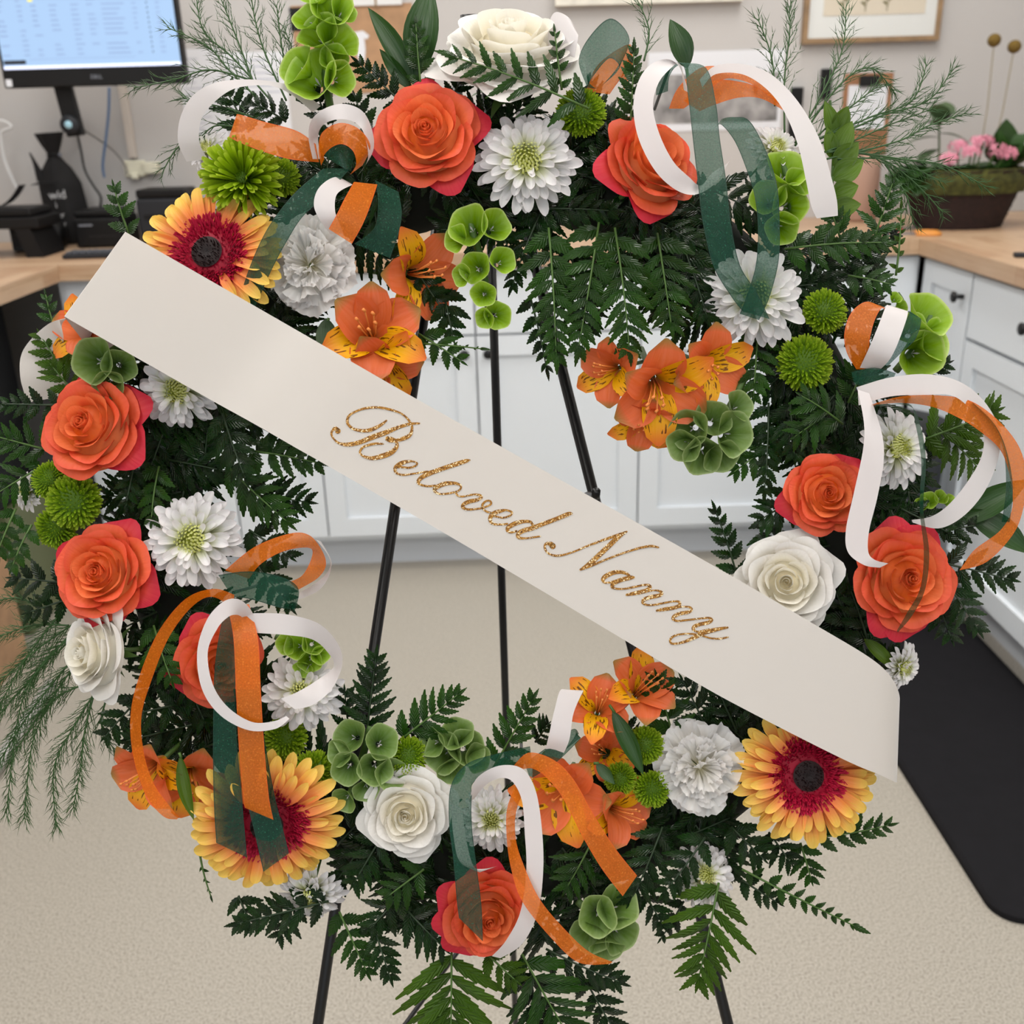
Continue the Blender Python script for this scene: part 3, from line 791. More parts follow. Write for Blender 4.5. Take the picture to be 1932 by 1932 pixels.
# scissors
def scissors(px, py, c, label, rz):
    g = on_z(px, py, CT + .004)
    t = thing('scissors', label, 'scissors', Matrix.Translation(g) @ Matrix.Rotation(rz, 4, 'Z'), 'scissors on the worktop')
    hm = plain('handle_' + label[:3], c, .4)
    for sg in (-1, 1):
        part('handle', MB().tube([(-.03 + .028 * math.cos(a), sg * .020 + .015 * math.sin(a), 0) for a in [2 * PI * k / 14 for k in range(15)]], .006, 6).done('handle', hm, True), t)
        part('blade', MB().add([(0, -.004 * sg, -.002), (.075, sg * .004, -.002), (.0, sg * .008, -.002), (0, -.004 * sg, .001), (.075, sg * .004, .001), (0, sg * .008, .001)],
             [(0, 1, 2), (3, 5, 4), (0, 3, 4, 1), (1, 4, 5, 2), (2, 5, 3, 0)]).done('blade', M['grey']), t)
scissors(1690, 432, (206, 24, 44), 'red handled scissors on the worktop near the basket', .4)
scissors(1728, 440, (226, 150, 70), 'tan handled scissors beside the basket planter', 2.9)
g = on_z(1905, 486, CT)
solo('floral_knife', bevel(quad_box('floral_knife', -.01, .16, -.012, .012, 0, .01, M['dark_grey']), .002), 'dark florist tool lying on the nearer worktop edge', 'tool', Matrix.Translation((g.x + .02, g.y, CT + .0005)) @ Matrix.Rotation(-.25, 4, 'Z'))
# ------------------------------------------------------------------ basket planter
g = on_z(1822, 436, CT)
BX = Matrix.Translation((g.x + .02, g.y + .10, CT + .001))
t = thing('basket_planter', 'dark woven basket planter lined with moss on the worktop corner', 'basket', BX)
def basket(u, v):
    a = 2 * PI * u; r = .105 + .05 * v + .004 * math.sin(a * 22 + (PI if int(v * 14) % 2 else 0))
    return (r * math.cos(a) * 1.12, r * math.sin(a) * .72, .155 * v)
part('weave', grid('weave', basket, 88, 14, plain('wicker_dark', (36, 20, 18), .75, noise=.3, nscale=80)), t)
part('moss_lining', grid('moss_lining', lambda u, v: ((.157 + .006 * math.sin(u * 90) - .02 * abs(v - .5)) * math.cos(2 * PI * u) * 1.12, (.157 - .02 * abs(v - .5)) * math.sin(2 * PI * u) * .74, .095 + .065 * v), 60, 6, plain('moss', (66, 68, 28), .95, noise=.3, nscale=70, bump=.8)), t)
part('soil', MB().lathe([(.001, .13), (.15, .13), (.15, .138), (.001, .142)], 24).done('soil', plain('soil', (30, 20, 14), .95)), t, Matrix.Diagonal((1.1, .7, 1, 1)))
def leaf_fn(u, v):
    s = 2 * u - 1; w = .42 * math.sin(PI * min(1, v ** .8)) ** .8
    return (v, s * w, .10 * s * s * w + .22 * v - .30 * v * v)
LEAFM = grid('broad_leaf', leaf_fn, 4, 8, M['leaf'])
LEAFL = grid('broad_leaf_light', leaf_fn, 4, 8, petal('grey_leaf', [(0, (70, 92, 60)), (1, (96, 116, 82))], .5, .2))
def place_dir(p, d, L, roll=0.0):
    d = Vector(d).normalized(); x = d; z = Vector((0, 0, 1)) if abs(d.z) < .95 else Vector((0, -1, 0))
    y = z.cross(x).normalized(); z = x.cross(y)
    R = Matrix((x, y, z)).transposed().to_4x4()
    return Matrix.Translation(p) @ R @ Matrix.Rotation(roll, 4, 'X') @ Matrix.Scale(L, 4)
r = random.Random(21)
pk = thing('kalanchoe', 'pink flowering kalanchoe growing in the moss basket', 'potted plant', BX)
FLO = MB()
for k in range(4):
    a = k * PI / 2
    FLO.add([(0, 0, 0), (.5 * math.cos(a - .5), .5 * math.sin(a - .5), .15), (math.cos(a), math.sin(a), .1), (.5 * math.cos(a + .5), .5 * math.sin(a + .5), .15)], [(0, 1, 2, 3)])
FLO = FLO.done('flower', plain('kalanchoe_pink', (236, 150, 172), .6, noise=.12, nscale=90))
cents = [(-.035, -.02, .215), (.015, -.03, .225), (.06, -.05, .205), (.09, -.05, .195), (-.075, -.06, .185), (.04, -.01, .225), (-.01, -.05, .20)]
for (x, y, z) in cents:
    for q in range(15):
        dv = Vector((r.uniform(-1, 1), r.uniform(-1.2, .2), r.uniform(-.3, 1))).normalized()
        part('flower', FLO, pk, Matrix.Translation((x + dv.x * .024, y + dv.y * .022, z + dv.z * .016)) @ Vector((0, 0, 1)).rotation_difference(dv).to_matrix().to_4x4() @ Matrix.Scale(.014, 4))
    part('stalk', MB().tube([(x * .6, y * .6, .13), (x, y, z)], .003, 5).done('stalk', M['stem']), pk)
for k in range(14):
    a = 2 * PI * k / 14; part('leaf', LEAFM, pk, place_dir((.06 * math.cos(a), .03 * math.sin(a) - .02, .14), (math.cos(a), math.sin(a) * .7, .5), r.uniform(.05, .08)))
pk = thing('ivy_plant', 'leafy grey-green plant at the back of the basket', 'potted plant', BX)
st = [(-.06, .03, .14), (-.065, .035, .22), (-.075, .03, .28)]
part('stem', MB().tube(st, .003, 6).done('stem', M['stem']), pk)
for (dx, dy, dz, L, z) in ((-1, -.3, .2, .09, .27), (.8, -.3, .3, .085, .285), (-.2, -1, .1, .08, .28), (.3, .5, .6, .08, .28), (-1, -.2, -.6, .07, .21), (.9, -.4, -.2, .08, .25), (-.5, -.6, .7, .07, .285), (-.9, .2, -.1, .085, .24)):
    part('leaf', LEAFL, pk, place_dir((-.072, .03, z), (dx, dy, dz), L))
pk = thing('trailing_plant', 'broad dark leaves hanging over the basket edge toward the wreath', 'potted plant', BX)
part('stem', MB().tube([(-.08, 0, .14), (-.12, -.01, .17)], .004, 6).done('stem', M['stem']), pk)
for (dx, dy, dz, L) in ((-1, -.4, .2, .10), (-1, -.3, -.5, .13), (-.8, -.7, -.6, .12), (-.6, -.9, -.2, .10), (-1, .1, -.2, .11), (-.5, -.9, -.8, .11)):
    part('leaf', LEAFM, pk, place_dir((-.12, -.01, .168), (dx, dy, dz), L))
pk = thing('upright_fern', 'dark upright leaves at the far side of the basket', 'potted plant', BX)
part('stem', MB().tube([(.1, .02, .14), (.105, .02, .2)], .003, 6).done('stem', M['stem_dk']), pk)
for (dx, dy, dz, L) in ((.1, 0, 1, .12), (.5, -.2, .8, .10), (.9, -.3, .4, .10), (-.2, -.2, .9, .09), (.8, .2, .2, .09)):
    part('leaf', LEAFM, pk, place_dir((.103, .02, .165), (dx, dy, dz), L, r.uniform(-1, 1)))
for (px, py, lab) in ((1876, 76, 'taller dried yellow ball flower on a thin stem behind the basket'), (1914, 88, 'shorter dried yellow ball flower at the picture edge above the basket')):
    top = on_y(px, py, g.y + .12)
    bt = Vector((g.x + .06 + (px - 1876) * .0008, g.y + .11, CT + .145))
    t = thing('billy_button', lab, 'dried flower', Matrix.Translation(bt), 'dried ball flowers')
    v = top - bt
    part('stem', MB().tube([(0, 0, 0), v * .5 + Vector((.006, 0, 0)), v], .0016, 5).done('stem', plain('dry_stem', (150, 138, 110), .8)), t)
    part('ball', MB().grid(lambda u, w: (.017 * math.sin(PI * w) * math.cos(2 * PI * u) * (1 + .05 * math.sin(u * 80)), .017 * math.sin(PI * w) * math.sin(2 * PI * u), .017 * math.cos(PI * w)), 24, 12).done('ball', plain('mustard', (108, 86, 36), .95, noise=.3, nscale=300, bump=.8), True), t, Matrix.Translation(v))
# left floor: cardboard box and pale pipe glimpsed behind the asparagus
g = on_z(20, 1290, 0)
t = thing('cardboard_box', 'brown cardboard box on the floor behind the asparagus spray', 'box', Matrix.Translation((g.x - .16, g.y - .05, 0)))
part('body', quad_box('body', -.2, .14, 0, .2, 0, .28, M['kraft']), t)
part('flap', quad_box('flap', -.2, .14, -.05, -.002, .275, .279, M['kraft']), t)
a, b = on_z(-30, 1480, .02), on_z(95, 1290, .02)
solo('floor_pipe', MB().tube([a, b], .014, 10).done('floor_pipe', plain('pipe_grey', (176, 172, 168), .7), True), 'white plastic pipe lying on the floor by the cardboard box', 'pipe')
# ------------------------------------------------------------------ easel
SD = 0.72                      # nominal distance of the wreath face
def tube_part(nm, t, pts, r, mat, n=10):
    inv = t.matrix_world.inverted()
    return part(nm, MB().tube([inv @ Vector(p) for p in pts], r, n).done(nm, mat, True), t)
def line_to_floor(p, q):
    d = q - p; k = -p.z / d.z
    return p + d * k
ED = 0.795
apex = P(889, 60, ED)
lf = line_to_floor(P(800, 670, ED), P(625, 1810, ED)); rf = line_to_floor(P(1040, 670, ED), P(1345, 1850, ED))
bf = on_z(979, 2130, 0.0)
bt_ = P(916, 120, ED + .012)
easel = thing('easel', 'black metal tripod easel holding the flower wreath', 'easel', Matrix.Translation(((lf.x + rf.x) / 2, lf.y, 0)))
tube_part('leg', easel, [apex + Vector((-.004, 0, 0)), lf], .0043, M['black_metal'])
tube_part('leg', easel, [apex + Vector((.004, 0, 0)), rf], .0043, M['black_metal'])
tube_part('leg', easel, [bt_, bf], .0038, M['black_metal'])
tube_part('top_joint', easel, [apex + Vector((0, .0, -.03)), apex + Vector((0, .0, .012))], .008, M['black_metal'])
la = lf + (apex - lf) * .43; ra = rf + (apex - rf) * .43
hk = P(1108, 937, ED)
tube_part('hook', easel, [hk + Vector((0, .002, 0)), P(1124, 936, ED - .05), P(1125, 926, ED - .056)], .0032, M['black_metal'], 8)
hk2 = P(768, 930, ED)
tube_part('hook', easel, [hk2 + Vector((0, .002, 0)), P(752, 930, ED - .05), P(751, 920, ED - .056)], .0032, M['black_metal'], 8)
br0 = bt_ + (bf - bt_) * .80
# thin brace from the rear leg to the front leg
_k = (P(765, 1932, 0.9) - CPOS)
tube_part('brace', easel, [P(965, 1655, 1.02), P(830, 1842, .96), P(765, 1932, .92), P(590, 2174, .795)], .0022, M['black_metal'], 6)
for p in (lf, rf, bf):
    tube_part('rubber_foot', easel, [p + Vector((0, 0, .0)), p + Vector((0, 0, .02))], .007, M['black_plastic'], 8)

# ------------------------------------------------------------------ wreath base ring
RC = (950, 985); RR = 640
wb = frame(RC[0], RC[1], .765)
R3 = RR * .765 / F_PX
rt = thing('wreath_ring', 'dark mossy foam wreath ring hidden under the ferns', 'wreath base', wb)
def tor(u, v):
    a, b = 2 * PI * u, 2 * PI * v; r = .028 * (1 + .06 * math.sin(a * 23) * math.cos(b * 3))
    return ((R3 + r * math.cos(b)) * math.cos(a), (R3 + r * math.cos(b)) * math.sin(a), r * .8 * math.sin(b))
part('foam', grid('foam', tor, 96, 14, M['foam']), rt)

# ------------------------------------------------------------------ flower kits (unit radius, axis +Z)
def rose_petal_mesh(nm, R, h, W, curl, tip, skew, mat, seed=0):
    rr = random.Random(seed); ph = rr.uniform(0, 6)
    def fn(u, v):
        s = 2 * u - 1
        tt = v * (1 - .20 * abs(s) ** 3)
        ang = s * W * (.62 + .38 * min(1, v * 1.5))
        r = R * (.26 + .74 * tt ** .62) * (1 + skew * s)
        z = h * tt ** .9
        c = max(0, tt - .66) / .34
        r += curl * c * c * (1 + .25 * math.sin(ph + s * 4)) + tip * max(0, 1 - abs(s) * 1.7) * c * c
        z -= curl * .75 * c ** 3 + tip * .5 * max(0, 1 - abs(s) * 1.7) * c ** 3
        r *= 1 + .015 * math.sin(ph + s * 7) * tt
        return (r * math.cos(ang), r * math.sin(ang), z)
    return grid(nm, fn, 12, 9, mat)
def rose_kit(key, inner, outer, guard):
    rings = [(.15, .96, 1.25, .01, 0, .10, 3), (.25, .97, 1.15, .02, 0, .10, 3), (.37, .96, 1.05, .035, .0, .09, 3), (.50, .92, .96, .05, .01, .08, 4), (.63, .86, .86, .075, .02, .07, 4), (.75, .76, .80, .10, .035, .06, 5), (.85, .62, .74, .13, .06, .05, 5)]
    kit = []
    for k, (R, h, W, cu, tp, sk, n) in enumerate(rings):
        mt = inner if k < 4 else outer
        kit.append((rose_petal_mesh(f'{key}_petal_{k}', R, h, W, cu, tp, sk, mt, k), n))
    g = rose_petal_mesh(f'{key}_guard', .90, .52, .66, .20, .07, .04, guard, 9)
    def bud(u, v):
        a = u * 2 * PI * 2.4; r = (.015 + .125 * u) * (.75 + .25 * v); z = .55 + .42 * v - .05 * u * v
        return (r * math.cos(a), r * math.sin(a), z)
    b = grid(f'{key}_bud', bud, 44, 3, inner)
    light_catcher = grid(f'{key}_light_catcher', lambda u, v: (.80 * v * math.cos(2 * PI * u), .80 * v * math.sin(2 * PI * u), .82 - .50 * v ** 1.7), 24, 8, inner)  # dome added just below the rims to catch light in the gaps
    return kit, g, b, light_catcher
ROSE_O = rose_kit('rose', M['rose'], M['rose_outer'], M['rose_red'])
ROSE_W = rose_kit('ivory_rose', M['rose_w'], M['rose_w_outer'], M['rose_w_outer'])
def stem_mesh(nm, r, L, mat=None):
    return MB().tube([(0, 0, .12), (0, 0, -L * .5), (.0, 0, -L)], r, 6).done(nm, mat or M['stem'], True)
STEM = stem_mesh('stem', .06, 1.6); STEM_THIN = stem_mesh('thin_stem', .035, 1.4)
SEPAL = grid('sepal', lambda u, v: ((.1 + .5 * v), (2 * u - 1) * .12 * (1 - v) ** .7, -.02 + .15 * v - .3 * v * v), 2, 5, M['stem'])
LAND = []           # (phrase, x, y) landmarks for naming foliage
def rose(label, ref, px, py, diam, face=(0, 0), spin=0.0, d=.705, white=False, guards=(), seed=0, cat='rose', squash=1.0):
    kit, g, b, light_catcher = ROSE_W if white else ROSE_O
    R = diam / 2 * d / F_PX / .98
    rr = random.Random(seed + 100)
    M4 = frame(px, py, d, face, spin, back=.45 * R) @ Matrix.Diagonal((R * squash, R * squash, R, 1))
    t = thing('white_rose' if white else 'orange_rose', label, cat, M4, 'ivory white roses' if white else 'orange roses')
    part('bud', b, t, Matrix.Rotation(rr.uniform(0, 6), 4, 'Z'))
    part('light_catcher', light_catcher, t)
    off = rr.uniform(0, 6)
    for k, (me, n) in enumerate(kit):
        off += 1.1 + rr.uniform(-.2, .2)
        for i in range(n):
            a = off + 2 * PI * i / n + rr.uniform(-.12, .12)
            S = 1 + rr.uniform(-.04, .05)
            part('petal', me, t, Matrix.Rotation(a, 4, 'Z') @ Matrix.Rotation(rr.uniform(-.06, .06), 4, 'Y') @ Matrix.Diagonal((S, S, 1 + rr.uniform(-.05, .05), 1)))
    for a in guards:
        part('petal', g, t, Matrix.Rotation(math.radians(a) - spin, 4, 'Z'))
    for i in range(5): part('sepal', SEPAL, t, Matrix.Rotation(2 * PI * i / 5, 4, 'Z'))
    part('stem', STEM, t)
    LAND.append((ref, px, py))
    return t

def ray_mesh(nm, r0, r1, w, lift, droop, cup, mat, nu=4, nv=7, tipexp=.45):
    def fn(u, v):
        v = 1 - (1 - v) ** 1.7
        s = 2 * u - 1
        ww = w * min(1, .35 + v * 1.6) * (1 if v < tipexp else math.sqrt(max(0.0, 1 - ((v - tipexp) / (1.001 - tipexp)) ** 2.2)))
        ww = max(ww, .002)
        return (r0 + (r1 - r0) * v, s * ww, lift * v - droop * v * v + cup * (s * s) * ww)
    return grid(nm, fn, nu, nv, mat)
G_RAYS = [ray_mesh('gerbera_ray_a', .28, 1.0, .085, .10, .16, .40, M['gerb'], 4, 9, .80), ray_mesh('gerbera_ray_b', .28, .95, .082, .17, .18, .40, M['gerb'], 4, 9, .78), ray_mesh('gerbera_ray_c', .3, .80, .07, .20, .14, .45, M['gerb'], 4, 7, .72)]
def disc_mesh():
    r = random.Random(5); mb = MB()
    for k in range(760):
        q = math.sqrt(r.uniform(.03, 1)); rad = .15 + .30 * q; a = r.uniform(0, 2 * PI)
        L = .05 + .085 * q; w = .008 + .012 * q; tilt = 1.2 - .75 * q + r.uniform(-.25, .25)
        z0 = .10 - .04 * q
        c, s_ = math.cos(a), math.sin(a)
        def pt(l, y, z): return ((rad + l) * c - y * s_, (rad + l) * s_ + y * c, z)
        dx, dz = L * math.cos(tilt), L * math.sin(tilt)
        mb.add([pt(0, -w, z0), pt(0, w, z0), pt(dx * .7, w, z0 + dz * .8), pt(dx, 0, z0 + dz), pt(dx * .7, -w, z0 + dz * .8)], [(0, 1, 2, 3, 4)], [(0, .2), (1, .2), (1, .7), (.5, 1), (0, .7)])
    return mb.done('disc_florets', M['gerb_disc'])
def eye_mesh():
    mb = MB(); r = random.Random(6)
    mb.grid(lambda u, v: (.21 * v * math.cos(2 * PI * u), .21 * v * math.sin(2 * PI * u), .17 - .03 * v * v - .03 * (1 - v) ** 2), 24, 5)
    mb.uv = [(u, v * .7) for (u, v) in mb.uv]
    for k in range(150):
        rad = .19 * math.sqrt(r.uniform(.12, 1)); a = r.uniform(0, 6.283); z = .15
        x, y = rad * math.cos(a), rad * math.sin(a); h = .02 + .05 * (rad / .19)
        mb.add([(x - .007, y, z), (x + .007, y, z), (x, y + .009, z), (x * 1.08, y * 1.08, z + h)], [(0, 1, 3), (1, 2, 3), (2, 0, 3)], [(0, .3), (0, .3), (0, .3), (0, 1.0 if rad > .12 else .75)])
    return mb.done('eye', M['gerb_eye'])
DISC, EYE = disc_mesh(), eye_mesh()
BASE_DISC = MB().lathe([(.001, -.05), (.2, -.03), (.46, .03), (.47, .07), (.2, .11), (.001, .10)], 20).done('gerbera_base', M['gerb_disc'], True)
def gerbera(label, ref, px, py, diam, face=(0, 0), spin=0, d=.702, seed=0):
    R = diam / 2 * d / F_PX; rr = random.Random(seed)
    t = thing('gerbera', label, 'gerbera', frame(px, py, d, face, spin) @ Matrix.Scale(R, 4), 'orange and yellow gerberas')
    for k, (n, me) in enumerate(((27, G_RAYS[0]), (25, G_RAYS[1]), (22, G_RAYS[2]))):
        for i in range(n):
            a = 2 * PI * (i + .5 * k) / n + rr.uniform(-.06, .06); S = rr.uniform(.93, 1.03)
            part('petal', me, t, Matrix.Translation((0, 0, .015 * k)) @ Matrix.Rotation(a, 4, 'Z') @ Matrix.Rotation(rr.uniform(-.10, .06), 4, 'Y') @ Matrix.Rotation(rr.uniform(-.2, .2), 4, 'X') @ Matrix.Scale(S, 4))
    part('disc', BASE_DISC, t); part('disc_florets', DISC, t, kind='stuff'); part('eye', EYE, t); part('stem', STEM_THIN, t)
    LAND.append((ref, px, py)); return t

M_RAYS = [ray_mesh('mum_ray_%d' % k, .10, L, w, lift, dr, .75, M['mum'], 4, 8, .76) for k, (L, w, lift, dr) in enumerate(((1.0, .108, .05, .10), (.90, .106, .20, .14), (.76, .098, .34, .16), (.60, .085, .42, .12), (.44, .066, .46, .05)))]
def heart_mesh():
    mb = MB(); g_ = 2.399963
    for k in range(60):
        q = math.sqrt(k / 60); rad = .24 * q; a = k * g_; w = .022; h = .16 - .02 * q + (.0)
        c, s_ = math.cos(a), math.sin(a)
        def pt(l, y, z): return ((rad + l) * c - y * s_, (rad + l) * s_ + y * c, z)
        mb.add([pt(0, -w, .12), pt(0, w, .12), pt(.035, w, .12 + h), pt(-.01, w * .6, .12 + h * 1.5), pt(-.01, -w * .6, .12 + h * 1.5), pt(.035, -w, .12 + h)], [(0, 1, 2, 5), (5, 2, 3, 4)], [(0, 0), (1, 0), (1, .6), (1, 1), (0, 1), (0, .6)])
    mb.lathe([(.001, .0), (.2, .02), (.26, .10), (.001, .16)], 14)
    return mb.done('mum_heart', M['mum_c'])
HEART = heart_mesh()
def mum(label, ref, px, py, diam, face=(0, 0), spin=0, d=.706, seed=0, n=None, closed=0.0):
    R = diam / 2 * d / F_PX; rr = random.Random(seed + 7)
    t = thing('white_chrysanthemum', label, 'chrysanthemum', frame(px, py, d, face, spin, back=.12 * R) @ Matrix.Scale(R, 4), 'white chrysanthemums')
    for k, cnt in enumerate((21, 20, 17, 13, 10)):
        for i in range(cnt):
            a = 2 * PI * (i + .37 * k) / cnt + rr.uniform(-.10, .10); S = rr.uniform(.88, 1.04)
            part('petal', M_RAYS[k], t, Matrix.Translation((0, 0, .03 * k)) @ Matrix.Rotation(a, 4, 'Z') @ Matrix.Rotation(rr.uniform(-.14, .08) - closed, 4, 'Y') @ Matrix.Rotation(rr.uniform(-.3, .3), 4, 'X') @ Matrix.Scale(S, 4))
    part('heart', HEART, t, Matrix.Scale(1.2, 4), kind='stuff'); part('stem', STEM_THIN, t)
    LAND.append((ref, px, py)); return t

def button_mesh(nm, n, w, L, seed, mat):
    mb = MB(); r = random.Random(seed); g_ = 2.399963
    for k in range(n):
        q = (k + .5) / n; th = math.acos(1 - q * 1.28)           # polar angle from the axis
        a = k * g_ + r.uniform(-.1, .1)
        dirv = Vector((math.sin(th) * math.cos(a), math.sin(th) * math.sin(a), math.cos(th)))
        base = Vector((dirv.x * .62, dirv.y * .62, dirv.z * .42))
        tip = Vector((dirv.x, dirv.y, dirv.z * .72)) * r.uniform(.92, 1.04)
        if th < .5: tip *= .9
        side = dirv.cross(Vector((0, 0, 1)))
        if side.length < .05: side = Vector((1, 0, 0))
        side.normalize(); nrm = side.cross(dirv)
        ww = w * (.55 + .6 * math.sin(th))
        mid = base.lerp(tip, .62) + nrm * (-.03)
        cup = nrm * ww * .7
        mb.add([base - side * ww * .5, base + side * ww * .5, mid + side * ww + cup, tip + side * ww * .35, tip - side * ww * .35, mid - side * ww + cup, mid],
               [(0, 1, 2, 6), (0, 6, 5), (6, 2, 3), (6, 3, 4), (6, 4, 5)], [(0, 0), (1, 0), (1, .6), (.7, 1), (.3, 1), (0, .6), (.5, .55)])
    mb.lathe([(.001, -.25), (.3, -.2), (.62, .0), (.60, .2), (.4, .36), (.001, .42)], 14)
    mb.uv = mb.uv[:-84] + [(.5, .1)] * 84
    return mb.done(nm, mat)
BTN = [button_mesh('button_florets_a', 300, .050, .4, 1, M['btn']), button_mesh('button_florets_b', 230, .062, .4, 2, M['btn'])]
SPIDER_PET = [ray_mesh('spider_petal_%d' % k, .08, L, .056, lf_, .06, 1.4, M['spider'], 2, 6, .85) for k, (L, lf_) in enumerate(((1, .16), (.93, .42), (.82, .66), (.66, .80), (.46, .84)))]
def button(label, ref, px, py, diam, face=(0, 0), d=.708, seed=0):
    R = diam / 2 * d / F_PX
    t = thing('green_button_mum', label, 'button mum', frame(px, py, d, face, seed * 1.3, back=.25 * R) @ Matrix.Scale(R, 4), 'green button chrysanthemums')
    part('florets', BTN[seed % 2], t, kind='stuff'); part('stem', STEM_THIN, t)
    LAND.append((ref, px, py)); return t
def spider(label, ref, px, py, diam, face=(0, 0), d=.70):
    R = diam / 2 * d / F_PX; rr = random.Random(4)
    t = thing('green_spider_mum', label, 'chrysanthemum', frame(px, py, d, face, 0, back=.2 * R) @ Matrix.Scale(R, 4))
    for k, cnt in enumerate((42, 40, 36, 28, 20)):
        for i in range(cnt):
            a = 2 * PI * (i + .37 * k) / cnt + rr.uniform(-.1, .1)
            part('petal', SPIDER_PET[k], t, Matrix.Translation((0, 0, .03 * k)) @ Matrix.Rotation(a, 4, 'Z') @ Matrix.Rotation(rr.uniform(-.2, .15), 4, 'Y') @ Matrix.Rotation(rr.uniform(-.3, .3), 4, 'X') @ Matrix.Scale(rr.uniform(.9, 1.05), 4))
    part('heart', BTN[0], t, Matrix.Translation((0, 0, .12)) @ Matrix.Scale(.42, 4), kind='stuff'); part('stem', STEM_THIN, t)
    LAND.append((ref, px, py))

def carn_petal(k, L, lift, seed):
    rr = random.Random(seed); p1, p2 = rr.uniform(0, 6), rr.uniform(0, 6)
    def fn(u, v):
        s = 2 * u - 1; ang = s * .62 * (.25 + .75 * v)
        r = L * v * (1 - .10 * s * s); n_ = u * 16
        if v > .99: r += .05 * (abs((n_ % 2) - 1) - .5)
        z = lift * v + (.10 * math.sin(s * 6 + p1) + .05 * math.sin(s * 13 + p2)) * v * v
        return (.03 + r * math.cos(ang), r * math.sin(ang) * .9, z)
    return grid('carnation_petal_%d' % k, fn, 18, 6, M['carn'])
C_PET = [carn_petal(k, L, lf_, k * 3) for k, (L, lf_) in enumerate(((1.0, .06), (.94, .14), (.82, .26), (.66, .38), (.48, .48), (.30, .52)))]
CALYX = MB().lathe([(.05, -.9), (.17, -.8), (.2, -.3), (.14, 0), (.05, .02)], 12).done('calyx', M['stem'], True)
def carnation(label, ref, px, py, diam, face=(0, 0), d=.704, seed=0):
    R = diam / 2 * d / F_PX; rr = random.Random(seed + 3)
    t = thing('white_carnation', label, 'carnation', frame(px, py, d, face, seed, back=.3 * R) @ Matrix.Scale(R, 4), 'white carnations')
    for k, cnt in enumerate((8, 8, 8, 7, 7, 7)):
        for i in range(cnt):
            a = 2 * PI * (i + .4 * k) / cnt + rr.uniform(-.25, .25)
            part('petal', C_PET[k], t, Matrix.Translation((0, 0, .02 * k)) @ Matrix.Rotation(a, 4, 'Z') @ Matrix.Rotation(rr.uniform(-.2, .15), 4, 'Y') @ Matrix.Rotation(rr.uniform(-.35, .35), 4, 'X') @ Matrix.Scale(rr.uniform(.9, 1.05), 4))
    part('calyx', CALYX, t, Matrix.Translation((0, 0, -.06))); part('petal', C_PET[5], t, Matrix.Translation((-.12, 0, .1))); LAND.append((ref, px, py))

def tepal_mesh(nm, w, mat, flare, tipp):
    def fn(u, v):
        s = 2 * u - 1
        ww = w * (.22 + .78 * math.sin(PI * min(1, (v * .92) ** 1.25)) ** .8) if v < .98 else w * .10
        ww = max(ww * (1 - .0 * v), .01)
        r = .06 + flare * v ** 1.9; z = .95 * v - .38 * v ** 3 * flare
        return (r - .10 * s * s * ww * 2, s * ww, z + .35 * s * s * ww)
    return grid(nm, fn, 6, 9, mat)
T_OUT = tepal_mesh('outer_tepal', .36, M['alst_o'], .72, 0); T_IN = tepal_mesh('inner_tepal', .27, M['alst_i'], .78, 0); T_LOW = tepal_mesh('lower_tepal', .28, M['alst_o'], .62, 0)
mb_ = MB()
for k in range(6):
    a = k * 1.05 + .3
    mb_.tube([(.03 * math.cos(a), .03 * math.sin(a), .1), (.08 * math.cos(a) + .05, .08 * math.sin(a), .5), (.14 * math.cos(a) + .16, .14 * math.sin(a), .80 + .03 * k)], .012, 5)
    mb_.tube([(.14 * math.cos(a) + .15, .14 * math.sin(a), .80 + .03 * k), (.14 * math.cos(a) + .20, .14 * math.sin(a), .83 + .03 * k)], .026, 5)
STAM = mb_.done('stamens', M['alst_s'], True)
A_STEM = MB().tube([(0, 0, .05), (-.03, 0, -.25), (-.1, 0, -1.2)], .05, 6).done('pedicel', M['stem'], True)
def alstro(label, ref, px, py, size, face=(0, 0), spin=0, d=.704, seed=0, open_=1.0):
    """size = bloom diameter in px; face = where the mouth points"""
    R = size * 1.3 / 2 * d / F_PX / .80; rr = random.Random(seed + 31)
    t = thing('alstroemeria', label, 'alstroemeria', frame(px, py, d, face, spin, back=.55 * R) @ Matrix.Scale(R, 4), 'orange alstroemeria blooms')
    for i in range(3):
        part('petal', T_OUT, t, Matrix.Rotation(2 * PI * i / 3 + rr.uniform(-.1, .1), 4, 'Z') @ Matrix.Rotation(rr.uniform(-.1, .12) + (open_ - 1) * -.35, 4, 'Y'))
    for i in range(3):
        me = T_IN if i < 2 else T_LOW
        a = PI / 3 + 2 * PI * i / 3
        part('petal', me, t, Matrix.Rotation(a + rr.uniform(-.1, .1), 4, 'Z') @ Matrix.Rotation(rr.uniform(-.06, .1) + (open_ - 1) * -.35, 4, 'Y') @ Matrix.Scale(1.05, 4))
    part('stamens', STAM, t); part('stem', A_STEM, t)
    LAND.append((ref, px, py)); return t

